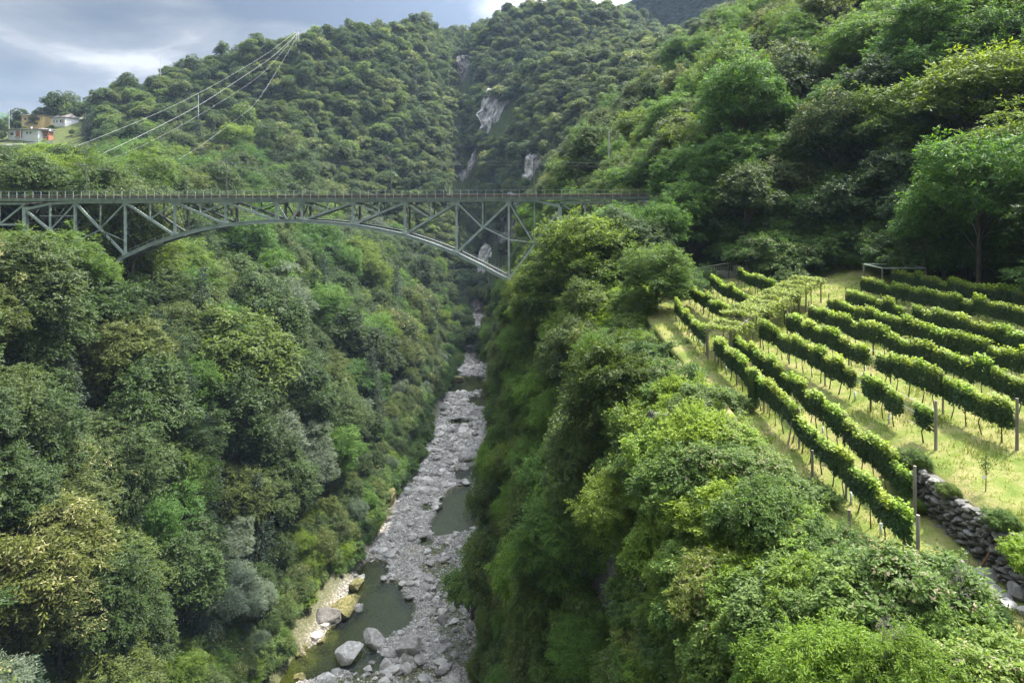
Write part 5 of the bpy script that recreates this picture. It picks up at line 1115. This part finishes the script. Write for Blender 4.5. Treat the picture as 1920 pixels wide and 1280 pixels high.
for bx, by, sc_, tn_, lb_ in ((18.3, 31.2, .34, (.8, .9, .7), 'low dark weeds over the far end of the terrace wall'), (18.25, 28.6, .22, (1.0, 1.0, .6), 'small weed tuft growing out of the middle of the terrace wall'), (18.3, 25.6, .3, (.8, .95, .7), 'dark creeper hanging over the near part of the terrace wall'), (17.75, 30.0, .2, (1.1, 1.2, .8), 'little green plant at the foot of the terrace wall')):
    leafbush(0, 0, sc_, tn_, lb_, Y=1.0, v=0); o_ = [q for q in bpy.data.objects if q.get('label') == lb_][0]; o_.location = (bx, by, (G(19.0, by) - .25) if bx > 18 else G(17.7, by))
# fence and wall at the back of the vineyard
fy = 83.0
bw = empty('back_wall', (33, fy + 1.4, G(33, fy + 1.4))); tag(bw, 'low grey concrete wall behind the rear fence of the vineyard', 'wall')
for k in range(9):
    x = 23.5 + k * 2.6; mb = MB(); mb.box((x - 33, 0, G(x, fy + 1.4) + .35 - bw.location.z), (2.59, .25, 1.5)); mb.build('panel', M['concrete'], bw)
fn = empty('rear_fence', (33, fy, G(33, fy))); tag(fn, 'rail and mesh fence along the back of the vineyard', 'fence')
for k in range(13):
    x = 22.5 + k * 1.9; z = G(x, fy) - fn.location.z; mb = MB(); mb.bar((x - 33, 0, z - .2), (x - 33, 0, z + 1.9), .08, .08); mb.build('post', M['steeldk'], fn)
    if k < 12:
        z2 = G(x + 1.9, fy) - fn.location.z; mb = MB(); mb.bar((x - 33, 0, z + 1.9), (x + 1.9 - 33, 0, z2 + 1.9), .07, .07); mb.build('top_rail', M['wood'], fn)
        mb = MB()
        for q in range(7): mb.bar((x - 33, 0, z + .2 + q * .25), (x + 1.9 - 33, 0, z2 + .2 + q * .25), .012, .012)
        for q in range(8): mb.bar((x - 33 + q * .25, .014, z + .1), (x - 33 + q * .25, .014, z + 1.85), .012, .012)
        o = mb.build('wire_mesh', M['wire'], fn); tag(o, kind='stuff')
# metal frame where the uppermost row starts
mf = empty('metal_frame', (38.2, 69, G(38.2, 69))); tag(mf, 'grey metal frame of posts and crossbar at the head of the uppermost vine row', 'frame')
for x, y in ((-2.4, -3.0), (-2.4, .5), (1.8, -3.), (1.8, .5)): mb = MB(); mb.bar((x, y, -.3), (x, y, 2.3), .12, .12); mb.build('post', M['wood'], mf)
for a, b in (((-2.4, -3.0), (-2.4, .5)), ((-2.4, -3), (1.8, -3)), ((-2.4, .5), (1.8, .5)), ((1.8, -3), (1.8, .5))): mb = MB(); mb.bar((*a, 2.36), (*b, 2.36), .10, .1); mb.build('crossbar', M['steel'], mf)
# warning sign on a tall pole at the edge of the wood
sg = empty('warning_sign', uproj(1400, 528, 84.0)); sg.location.z = G(sg.location.x, 84) ; tag(sg, 'white rectangular sign with a black triangle mark on a thin pole before the dark wood', 'sign')
ht = -(477 - HY) / F * 84.0 - sg.location.z
mb = MB(); mb.tube([(0, 0, -.2), (0, 0, ht)], .045, 8); mb.build('pole', M['steel'], sg)
mb = MB(); mb.box((0, -.07, ht - .42), (.62, .03, .86)); pn = mb.build('panel', M['white'], sg)
mb = MB(); zc = ht - .42
for a, b in (((-.2, -.22), (0, .26)), ((0, .26), (.2, -.22)), ((.2, -.12), (-.2, -.12))): mb.bar((a[0], -.095, zc + a[1]), (b[0], -.095, zc + b[1]), .02, .075, up=(0, 1, 0))
mb.box((0, -.095, zc - .02), (.07, .012, .22)); mb.build('triangle_mark', M['black'], pn)
# meadow grass: tufts of blades
def grass():
    r = np.random.default_rng(8); n = 62000; y = 19 + (84 - 19) * r.uniform(0, 1, n) ** 1.5; x = r.uniform(12.8, 41, n)
    px = CX + F * x / y; k = px < 1990; x, y = x[k], y[k]; cgr = np.linspace(0, 18, 361)
    z = np.empty(len(x)); yb = np.round(y * 2) / 2
    for v in np.unique(yb):
        m_ = yb == v; X, Z = terr(cgr, np.full_like(cgr, v)); j = np.argsort(X); z[m_] = np.interp(x[m_], X[j], Z[j])
    k = np.abs(x - 18.35) > .5; x, y, z = x[k], y[k], z[k]; dens = vnoise(np.stack([x, y], 1), .5, 15); k = r.uniform(size=len(x)) < .42 + .5 * dens; x, y, z, dens = x[k], y[k], z[k], dens[k]
    B_ = 4; x, y, z, dens = [np.repeat(q, B_) for q in (x, y, z, dens)]; n = len(x); x = x + r.normal(size=n) * .07; y = y + r.normal(size=n) * .07
    h = r.uniform(.06, .2, n) * (1 + .8 * (dens > .35)); a = r.uniform(0, 6.283, n); wv = r.uniform(.012, .026, n); ln = r.normal(size=(n, 2)) * .08
    A = np.stack([x + np.cos(a) * wv, y + np.sin(a) * wv, z - .02], 1); Bq = np.stack([x - np.cos(a) * wv, y - np.sin(a) * wv, z - .02], 1); Cq = np.stack([x + ln[:, 0], y + ln[:, 1], z + h], 1)
    V = np.stack([A, Bq, Cq], 1).reshape(-1, 3); T3 = np.arange(n * 3).reshape(-1, 3); rd = np.clip(.5 + .5 * r.normal(size=n) * .5 - dens * .4, 0, 1)
    At = np.repeat(np.stack([rd, np.zeros(n), np.zeros(n), np.ones(n)], 1), 3, axis=0)
    o = link('grass', mesh_np('grass', V, [T3], M['grassblade'], {'leaf': ('FLOAT_COLOR', At)})); o['tint'] = (1, 1, 1); tag(o, 'short yellowing mown grass between the vine rows', 'grass', kind='stuff'); print('blades', n)
grass()
# ------------------------------------------------------------------ river stones and boulders
def rz_at(X, Y): return float(river_level(Y) + bed_h(np.array([X]), np.array([Y]))[0])
def rb(px, py, wpx, asp, hf, seed, label, mat='rock', rz=0.0, sub=4, cuts=11, tilt=(0, 0), depth=.8, rough=.05, grp=None):
    """boulder in the river bed: centre pixel, width in pixels, height factor, depth factor"""
    Y = 74.7 * F / (py - HY); w = wpx / F * Y / 2; x = (px - CX) / F * Y; z = float(river_level(Y))
    return boulder('river_boulder', (x, Y, z + w * hf * .35), (w, w * asp, w * hf), seed, mat, label, 'boulder', sub, rz, rough, cuts, grp, tilt)
rb(654, 1228, 62, .9, .55, 501, 'large pale pointed boulder at the pool edge, leftmost of three big ones', rz=.5, tilt=(.1, -.2))
rb(700, 1200, 52, .8, .6, 502, 'large pale boulder touching the pointed one, middle of the three big ones', rz=-.3, tilt=(0, .2))
rb(768, 1222, 60, .8, .95, 503, 'tall grey split boulder, rightmost of the three big ones at the bottom', rz=.4, tilt=(0, -.15))
rb(877, 868, 44, .9, .75, 504, 'big angular grey boulder over the dark pool at mid river', rz=.2); rb(868, 820, 34, .8, .6, 505, 'rounded grey boulder in the middle of the river bed', rz=.5)
rb(897, 812, 26, .7, .35, 506, 'flat grey boulder right of the rounded one'); rb(890, 852, 30, .6, .4, 507, 'slab leaning behind the big angular boulder', tilt=(0, .4)); rb(852, 878, 20, 1.2, .4, 508, 'upright pale slab left of the big angular boulder', tilt=(.3, .5))
rb(840, 893, 28, .7, .3, 509, 'flat pale slab below the upright one'); rb(840, 912, 32, .8, .25, 510, 'flat pale rock island in the shallow water'); rb(823, 775, 44, .9, .45, 511, 'dark flat topped rock on the left bank upstream', mat='rockdark')
rb(855, 725, 34, .8, .45, 512, 'mossy rock standing in the dark upper pool', mat='rockmoss'); rb(776, 833, 40, .7, .6, 513, 'brown rock outcrop among bushes on the left bank', mat='rockdark'); rb(817, 850, 26, .5, .25, 514, 'narrow pale slab lying on the left bank')
rb(766, 930, 15, .8, .6, 515, 'small squarish boulder on the left gravel bank', mat='rockmoss'); rb(762, 970, 22, .6, .3, 516, 'pale flat slab on the gravel by the left bank'); rb(726, 955, 40, 1.4, 1.6, 517, 'yellow mossy rock at the foot of the left slope', mat='rockmoss')
rb(560, 1218, 44, .8, .5, 518, 'moss covered yellow rock at the left edge of the green pool', mat='rockmoss'); rb(598, 1195, 30, .8, .5, 519, 'small mossy rock just above the moss covered yellow one', mat='rockmoss'); rb(563, 1268, 30, .8, .5, 520, 'mossy rock in the bottom left pool', mat='rockmoss'); rb(486, 1278, 30, .8, .6, 521, 'yellow mossy rock at the bottom edge of the bank', mat='rockmoss')
rb(648, 1140, 50, 1.5, .5, 522, 'long yellow lichened rock ledge beside the green pool', mat='rockmoss', rz=-.5, sub=5, cuts=14, rough=.09); rb(615, 1160, 50, 1.2, .9, 523, 'grey rock buttress rising behind the yellow ledge', mat='rockdark', rz=-.4, sub=5, rough=.09); rb(668, 1098, 34, 1.2, .7, 524, 'overhanging mossy rock at the upper end of the ledge', mat='rockmoss', rz=-.6, sub=5, rough=.09)
rb(895, 1050, 84, 1.0, .8, 525, 'big smooth grey bedrock slab at the foot of the right cliff', mat='rock', rz=.4, sub=5, cuts=14); rb(690, 1252, 22, .8, .5, 526, 'small pale stone below the three big boulders'); rb(697, 1240, 14, .8, .6, 527, 'white rounded stone at the bottom between the big boulders')
rb(725, 1262, 28, .9, .5, 528, 'grey stone in the shallow water at the bottom'); rb(770, 1065, 16, .8, .6, 529, 'dark cube like stone on the gravel island'); rb(806, 1185, 18, .8, .4, 530, 'half sunk pale stone right of the tall split boulder'); rb(900, 792, 22, .8, .6, 531, 'grey bedrock knob at the right bank upstream', mat='rock'); rb(700, 1032, 26, .7, .3, 532, 'flat stone near the left bank above the gravel island')
rb(612, 1268, 40, .9, .3, 533, 'low pale stone in the rapids at the bottom'); rb(745, 1248, 20, .8, .5, 534, 'rounded stone in front of the tall split boulder'); rb(790, 905, 36, .5, .3, 535, 'long pale slab on the left gravel bank', rz=.6)
SM = []
for i in range(7):
    V, Fc = rock_verts(600 + i, 2, (.5, .42, [.3, .24, .36, .2, .3, .28, .34][i]), 9, .05); SM.append(mesh_np('cobble', V, [Fc], M['rock'], smooth=False))
def cobbles():
    r = np.random.default_rng(9); n = 60000; Y = 98 + (335 - 98) * r.uniform(0, 1, n) ** 1.35; U = r.uniform(.0, 1, n); xl = np.interp(Y, SY, SX[:, 6]); xr = np.interp(Y, SY, SX[:, 7]); X = xl + (xr - xl) * U
    h = bed_h(X, Y); s = .22 * (1 - r.uniform(0, 1, n)) ** (-.42); s = np.clip(s, .2, 2.0) * np.clip(Y / 150, 1, 1.4); k = (U > .055) & (h > -.16 - s * .2) & (r.uniform(size=n) < np.where(h > .0, .75, .42)); X, Y, U, h, s = X[k], Y[k], U[k], h[k], s[k]
    Z = river_level(Y) + h + np.clip(np.maximum(.06 - U, U - .94) / .12, 0, 1) * 3.2 + s * .06; o_ = np.argsort(-s / Y); X, Y, Z, s = X[o_], Y[o_], Z[o_], s[o_]
    src = []
    for i in range(len(X)):
        if i >= 240: break
        o = link('river_stone', SM[i % 7], None, (X[i], Y[i], Z[i])); q = s[i] * 1.25; o.scale = (q * r.uniform(.8, 1.3), q, q * r.uniform(.8, 1.3)); o.rotation_euler = (0, 0, r.uniform(0, 6.28))
        py = proj(X[i], Y[i], Z[i])[1]; wh = 'near the three big boulders at the bottom' if py > 1180 else 'on the wide gravel island beside the green pool' if py > 1020 else 'along the mid river gravel bar' if py > 880 else 'in the upstream bed around the angular boulder' if py > 780 else 'far upstream by the dark pool'
        lb = 'grey river stone ' + near_lm(*proj(X[i], Y[i], Z[i])[:2]); tag(o, lb, 'stone', 'river stones ' + lb[17:])
        if i < 7: src.append(o)
    X, Y, Z, s = X[240:], Y[240:], Z[240:], s[240:]; m_ = len(X)
    me = mesh_np('cobbles', np.stack([X, Y, Z], 1), [np.zeros((0, 3), int)], None, {'rot': ('FLOAT_VECTOR', np.stack([r.normal(size=m_) * .15, r.normal(size=m_) * .15, r.uniform(0, 6.28, m_)], 1)), 'siz': ('FLOAT_VECTOR', np.stack([s * r.uniform(.8, 1.4, m_), s, s * r.uniform(.7, 1.2, m_)], 1)), 'tint': ('FLOAT_COLOR', np.ones((m_, 4))), 'pickid': ('INT', r.integers(0, 7, m_))})
    o = link('gravel', me); tag(o, 'grey cobbles and gravel filling the river bed', 'gravel', kind='stuff'); scatter_gn(o, src); print('cobbles', m_)
cobbles()
# ------------------------------------------------------------------ bare crags on the far slopes and the cliff
def crag(px, py, wpx, hpx, seed, label, mat='rockpale', Y=None, name='rock_face', dep=.35, rzv=0.0, tilt=0.0, lo=120, push=.5):
    if Y is None:
        Y = 640
        for q in np.arange(lo, 640, 2.0):
            p = uproj(px, py, q)
            if p.z < G(p.x, q): Y = q; break
    w = wpx / F * Y / 2; h = hpx / F * Y / 2; p = uproj(px, py, Y)
    r = np.random.default_rng(seed); n = 46; m_ = 60; u, v = np.meshgrid(np.linspace(-1, 1, n), np.linspace(-1, 1, m_)); P3 = np.stack([u * w, v * h * .45], -1)
    edge = 1 - (np.abs(u) ** 2.2 + np.abs(v) ** 2.2); prot = np.clip(edge + .9 * fbm(P3, 2.6 / w, seed, 4), -1.2, .8) * w * dep * 1.4 + fbm(P3, 6. / w, seed + 7, 4) * w * .20 + np.abs(fbm(np.stack([u * w, v * h * .12], -1), 8. / w, seed + 3, 3)) * w * .25
    X = u * w * (1 + .25 * fbm(np.stack([v * 2, v * 0], -1), 1.5, seed + 9, 2)); Z = v * h; Yd = -prot + (v * .5) * h * .9 + w * push
    V = np.stack([X, Yd, Z], -1).reshape(-1, 3); i, j = np.meshgrid(np.arange(m_ - 1), np.arange(n - 1), indexing='ij'); a = (i * n + j).ravel(); Q = np.stack([a, a + 1, a + n + 1, a + n], 1)
    # close the back so that the face is a solid body
    nv = len(V); ring = np.concatenate([np.arange(n), np.arange(1, m_) * n + n - 1, (m_ - 1) * n + np.arange(n - 2, -1, -1), np.arange(m_ - 2, 0, -1) * n]); Vb = V[ring] + np.array([0, w * .8 + 3, -2.]); V = np.concatenate([V, Vb]); k = len(ring); rr = np.arange(k)
    Q2 = np.stack([ring, nv + rr, nv + (rr + 1) % k, ring[(rr + 1) % k]], 1)
    o = link(name, mesh_np(name, V, [Q, Q2], M[mat]), None, p); o.rotation_euler = (0, tilt, rzv); tag(o, label, 'rock face'); return o
crag(872, 148, 40, 100, 701, 'tall narrow grey rock face high in the ravine', 'rockdark', tilt=.05); crag(938, 222, 82, 118, 702, 'biggest pale streaked cliff in the ravine', tilt=.2); crag(917, 195, 14, 34, 703, 'small pale rock streak just above the biggest cliff'); crag(893, 300, 24, 60, 704, 'thin pale scree chute below the biggest cliff', tilt=.35)
crag(868, 340, 60, 60, 705, 'pale rockslide showing just above the bridge deck', tilt=.2); crag(1005, 322, 46, 80, 706, 'pale ribbed rock above the right part of the deck', tilt=.3); crag(985, 425, 84, 110, 707, 'dark grey cliff seen through the right bay of the arch', 'rockdark', tilt=.25, lo=200); crag(915, 498, 44, 70, 708, 'pale scree slope under the right part of the arch', tilt=.35, lo=200)
crag(896, 590, 30, 70, 709, 'brownish bare bank at the head of the visible river', 'rockdark', lo=200); crag(872, 640, 24, 60, 710, 'dark rock at the river bend', 'rockdark', lo=200) if False else None
for px, py, w, h, Y, lab in ((1243, 820, 34, 80, 42, 'bare grey rock with roots showing on the rim halfway along the vineyard'), (1290, 1235, 60, 80, 33, 'grey brown rock face in the lower part of the right cliff at the bottom'), (990, 720, 26, 70, 98, 'small dark rock face on the shaded right cliff'), (960, 850, 22, 60, 104, 'narrow rock patch near the river on the right cliff'), (1035, 880, 26, 60, 80, 'grey crag among the trees in the middle of the right cliff'), (925, 790, 16, 50, 180, 'brown cliff edge at the right bank upstream')):
    crag(px, py, w, h, 720 + int(px) % 50, lab, 'rockdark', Y=Y, dep=.5, push=.2)
# ------------------------------------------------------------------ houses on the shoulder of the hill
def house(px, py, Y, w, d, h, rz, wall, label, floors=1, wins=(), roofh=1.2, over=.6, chim=(0, 0), porch=None, base=3.0):
    p = uproj(px, py, Y); g_ = G(p.x, Y); print('house', label[:20], round(p.z - g_, 1)); p.z = g_ if p.z - g_ > 8 else min(max(p.z, g_ - .2), g_ + 1.0); base = max(base, p.z - g_ + 1.5); hs = empty('house', p, rz); tag(hs, label, 'house')
    mb = MB(); mb.box((0, 0, h / 2 - base / 2), (w, d, h + base)); mb.build('walls', M[wall], hs)
    V = [(-w / 2 - over, -d / 2 - over, h), (w / 2 + over, -d / 2 - over, h), (w / 2 + over, d / 2 + over, h), (-w / 2 - over, d / 2 + over, h), (-w / 2 - over, -d / 2 - over, h + .25), (w / 2 + over, -d / 2 - over, h + .25), (w / 2 + over, d / 2 + over, h + .25), (-w / 2 - over, d / 2 + over, h + .25), (-w / 2 + d * .15, 0, h + roofh), (w / 2 - d * .15, 0, h + roofh)]
    mb = MB(); mb.add(V, [(3, 2, 1, 0), (0, 1, 5, 4), (1, 2, 6, 5), (2, 3, 7, 6), (3, 0, 4, 7), (4, 5, 9, 8), (5, 6, 9), (6, 7, 8, 9), (7, 4, 8)]); rf = mb.build('roof', M['roof'], hs)
    mb = MB(); mb.box((chim[0], chim[1], h + roofh + .2), (.7, .7, 1.6)); mb.box((chim[0], chim[1], h + roofh + 1.07), (.9, .9, .12)); mb.build('chimney', M['whitewall'], rf)
    for (x, z, ww, hh, kind) in wins:
        mb = MB(); mb.box((x, -d / 2 - .02, z), (ww + .24, .12, hh + .24)); o = mb.build('window' if kind != 'd' else 'door', M['white'] if kind != 's' else M['shutter'], hs)
        mb = MB(); mb.box((x, -d / 2 - .085, z), (ww, .04, hh)); mb.build('pane', M['glass' if kind != 'd' else 'shutter'], o)
        if kind == 'w':
            for sx in (-1, 1): mb = MB(); mb.box((x + sx * (ww / 2 + .38), -d / 2 - .05, z), (.5, .07, hh + .1)); mb.build('shutter', M['shutter'], o)
    if porch:
        x0, x1, hh = porch; mb = MB(); mb.box(((x0 + x1) / 2, -d / 2 - .06, hh / 2 + .2), (x1 - x0, .1, hh)); mb.build('loggia_wall', M['redwall'], hs)
        for x in (x0, x1): mb = MB(); mb.box((x, -d / 2 - 1.0, hh / 2), (.3, .3, hh + .4)); mb.build('column', M['whitewall'], hs)
        mb = MB(); mb.box(((x0 + x1) / 2, -d / 2 - 1.0, .45), (x1 - x0 - .32, .12, .8)); mb.build('balustrade', M['concrete'], hs)
    return hs
house(72, 234, 398, 13.5, 9, 5.6, -.12, 'yellowwall', 'two storey ochre yellow house with grey brown roof on the hilltop', wins=((-4.2, 3.6, 1.8, 1.3, 'n'), (0.2, 3.2, 1.1, 2.0, 'w'), (3.6, 3.8, 1.2, 1.3, 'w'), (-3.5, .9, 1.2, 1.3, 'w'), (2.5, .9, 1.2, 1.3, 'w')), chim=(-4, 0), base=4)
house(122, 240, 396, 13, 8, 3.6, -.45, 'whitewall', 'white gabled house with dark roof right of the yellow one', wins=((-3.5, 1.6, 1.0, 1.3, 'n'), (-.8, 1.6, 1.0, 1.3, 'n'), (2.8, 1.6, 1.6, 1.5, 'n'), (4.8, 1.4, .9, 2.0, 'd')), roofh=2.4, chim=(0, 1), base=4)
house(143, 234, 408, 8, 6, 3.0, -.45, 'whitewall', 'small white annexe at the right end of the white gabled house', wins=((0, 1.4, 1.2, 1.2, 'n'),), roofh=1.6, chim=(2, 1), base=4)
house(58, 262, 370, 21, 9, 4.4, -.28, 'whitewall', 'long white bungalow with terracotta loggias below the yellow house', wins=((-7.6, 2.2, 2.2, 1.2, 'n'), (3.0, 2.6, 1.2, 1.1, 'n'), (5.4, 2.6, 1.2, 1.1, 'n')), roofh=1.0, over=1.4, chim=(-1, 1), porch=(-4.8, -.4, 3.6), base=4)
o_ = house(91, 262, 366.5, 3.4, 3, 4.2, -.28, 'redwall', 'terracotta walled loggia closing the right end of the long bungalow', wins=((0, 2.2, 1.6, 1.2, 'n'),), roofh=.5, over=.9, chim=(0, .6), base=4)
house(14, 303, 255, 9, 7, 3.4, -.1, 'yellowwall', 'pale yellow house with grey roof half hidden by trees at the left edge', wins=((-2, 1.7, 1.1, 1.2, 'w'), (1.6, 1.7, 1.1, 1.2, 'w')), roofh=1.4, base=6)
house(708, 42, 545, 13, 7, 1.2, .1, 'concrete', 'low building with flat brown roof on the skyline', wins=((0, 1.2, 1.2, 1.0, 'n'),), roofh=.8, base=7)
def hwall(pts, h, label):
    o = empty('retaining_wall', pts[0]); tag(o, label, 'wall')
    for a, b in zip(pts[:-1], pts[1:]): a, b = Vector(a) - o.location, Vector(b) - o.location; mb = MB(); mb.bar(a, b, .5, h); mb.build('panel', M['concrete'], o)
hwall([uproj(0, 276, 345), uproj(25, 275, 350), uproj(48, 274, 355), uproj(100, 268, 360)], 3.0, 'long grey retaining wall below the white bungalow')
# garden shrubs and small trees by the houses
for i, (px, py, Y, sc, sp, lab) in enumerate([(45, 225, 385, .32, 'small', 'bare trunked garden tree at the left corner of the yellow house'), (60, 240, 380, .26, 'small', 'rounded garden tree before the yellow house'), (98, 240, 385, .28, 'small', 'dark garden bush between the yellow and white houses'), (20, 240, 388, .3, 'small', 'garden tree left of the yellow house'), (135, 262, 372, .3, 'small', 'dark bush right of the bungalow'), (24, 284, 335, .3, 'small', 'bush below the retaining wall'), (60, 285, 330, .34, 'small', 'round tree below the middle of the retaining wall'), (5, 262, 365, .3, 'small', 'dark bush at the left edge by the bungalow'), (115, 285, 330, .4, 'small', 'tree below the right end of the retaining wall')]):
    x = (px - CX) / F * Y; t = dict(sp=sp, v=i % 4, loc=(x, Y, G(x, Y) - .3), sc=sc, sz=1.0, rz=i * 1.3, tint=(.9, 1, .85), tilt=(0, 0), R=2, H=3, note=lab, px=px, py=py, rx=5, ry=5, vis=1); individual(t)
# ------------------------------------------------------------------ power lines over the valley
top = uproj(558, 60, 470); pyl = empty('cable_pylon', (top.x, 470, G(top.x, 470))); tag(pyl, 'small pale lattice pylon on the skyline where the bright cables end', 'pylon'); hh = top.z - pyl.location.z + 1
for sx in (-1, 1):
    for sy in (-1, 1): mb = MB(); mb.bar((sx * 1.2, sy * 1.2, -1), (sx * .5, sy * .5, hh), .2, .2); mb.build('leg', M['cable'], pyl)
for k in range(4): mb = MB(); z = hh * (k + 1) / 4.5; mb.bar((-1., -1, z), (1., -1, z), .14, .14); mb.bar((-1, -1.15, z - 1.5), (1, -1.15, z), .1, .1); mb.build('lattice', M['cable'], pyl)
mb = MB(); mb.bar((-2.5, 0, hh), (2.5, 0, hh), .25, .25); mb.build('crossarm', M['cable'], pyl)
def px_wire(name, pts, rad, mat, label, cat='cable', group=None):
    P_ = [uproj(*p) for p in pts]; return wire(name, P_, rad, mat, label, 0, cat, 1, group)
def curve(p0, p1, p2, n=26):   # quadratic through three pixel/depth points
    out_ = []
    for k in range(n + 1):
        t = k / n; a, b, c = uproj(*p0), uproj(*p1), uproj(*p2); q = b * 2 - (a + c) * .5; out_.append(a * (1 - t) ** 2 + q * 2 * t * (1 - t) + c * t * t)
    return out_
def cwire(a, b, c, rad, mat, label, name='power_cable', cat='cable', group=None):
    mb = MB(); mb.tube(curve(a, b, c), rad, 5); o = mb.build(name, M[mat]); tag(o, label, cat, group)
def pwire(P_, rad, mat, label, Ya=470.0, Yb=235.0):
    a = np.array(P_, float); x0, x1 = a[0, 0], a[-1, 0]; out_ = []; n = len(a)
    for k in range(n - 1):
        p0, p1, p2, p3 = a[max(k - 1, 0)], a[k], a[k + 1], a[min(k + 2, n - 1)]
        for t in np.linspace(0, 1, 8, endpoint=False):
            q = .5 * (2 * p1 + (p2 - p0) * t + (2 * p0 - 5 * p1 + 4 * p2 - p3) * t * t + (3 * p1 - p0 - 3 * p2 + p3) * t ** 3); f = (q[0] - x0) / (x1 - x0); out_.append(uproj(q[0], q[1], 1 / (1 / Ya * (1 - f) + 1 / Yb * f)))
    out_.append(uproj(a[-1, 0], a[-1, 1], Yb)); mb = MB(); mb.tube(out_, rad, 5); o = mb.build('power_cable', M[mat]); tag(o, label, 'cable')
pwire([(556, 60), (547, 66), (500, 101), (437, 139), (382, 170), (300, 210), (200, 252), (104, 289)], .03, 'cable', 'upper of the two bright cables slanting down the mountain to the left')
pwire([(560, 60), (540, 80), (506, 110), (444, 152), (372, 198), (300, 236), (235, 268), (168, 299)], .04, 'cable', 'lower and thicker of the two bright cables slanting down to the left')
pwire([(556, 64), (500, 130), (440, 175), (340, 235), (262, 275), (190, 305)], .02, 'wire', 'thin dim cable running under the two bright ones')
pwire([(560, 64), (530, 115), (482, 190), (444, 223), (372, 276), (300, 318), (262, 337)], .022, 'wire', 'thin dark cable reaching the deck beside the second mast')
for px, pb, pt, Y, lab in ((372, 208, 178, 375, 'pale wooden pole standing among trees on the left mountain'), (301, 130, 106, 440, 'thin aerial on the skyline left of the twin spruces'), (17, 240, 205, 380, 'thin pole left of the yellow house')):
    p = uproj(px, pb, Y); mb = MB(); g = G(p.x, Y) - p.z; mb.tube([(0, 0, min(g, 0) - .5), (0, 0, (pb - pt) / F * Y)], .16, 6); o = mb.build('utility_pole', M['cable'], None, False, p); tag(o, lab, 'pole')
for px, pb, pt, Y, lab in ((1141, 322, 246, 150, 'pale concrete pole among the trees above the right bridge end'), (1155, 320, 290, 152, 'short pale pole right of the taller concrete pole'), (1168, 285, 265, 160, 'pole top with insulators above the right bridge end')):
    p = uproj(px, pb, Y); mb = MB(); g = G(p.x, Y) - p.z; mb.tube([(0, 0, min(g, 0) - .5), (0, 0, (pb - pt) / F * Y)], .17, 8); o = mb.build('utility_pole', M['concrete'], None, False, p); tag(o, lab, 'pole')
# dead branches on the right cliff
def dead(px, py, Y, s, seed, label):
    r = np.random.default_rng(seed); e_ = uproj(px, py, Y); mb = MB()
    def br(p, d, l, rad, k):
        q = p + d * l; mid = (p + q) * .5 + Vector(r.normal(size=3)) * l * .08; mb.tube([p, mid, q], [rad, rad * .8, rad * .5], 5, False)
        if k > 0:
            for _ in range(3 if k > 1 else 2): dd = (d + Vector(r.normal(size=3)) * .5 + Vector((0, 0, .25))).normalized(); br(q if r.uniform() < .6 else mid, dd, l * r.uniform(.5, .8), rad * .55, k - 1)
    br(Vector((0, 0, -1)), Vector((.1, -.3, 1)).normalized(), 1.6 * s, .07 * s, 4); o = mb.build('dead_tree', M['wood'], None, False, e_); tag(o, label, 'dead tree')
dead(1062, 985, 62, 1.3, 1, 'bare pale dead tree with forked branches on the shaded right cliff'); dead(1140, 1000, 52, .9, 2, 'bare fallen branch right of the forked dead tree'); dead(1160, 300, 172, 2.2, 3, 'dead branches among the open trees above the right bridge end') if False else None
dead(1785, 1090, 21.5, .55, 4, 'tangle of bare twigs in front of the flat pale boulder'); dead(1650, 1190, 19.5, .5, 5, 'bare twigs under the bramble mound at the bottom')
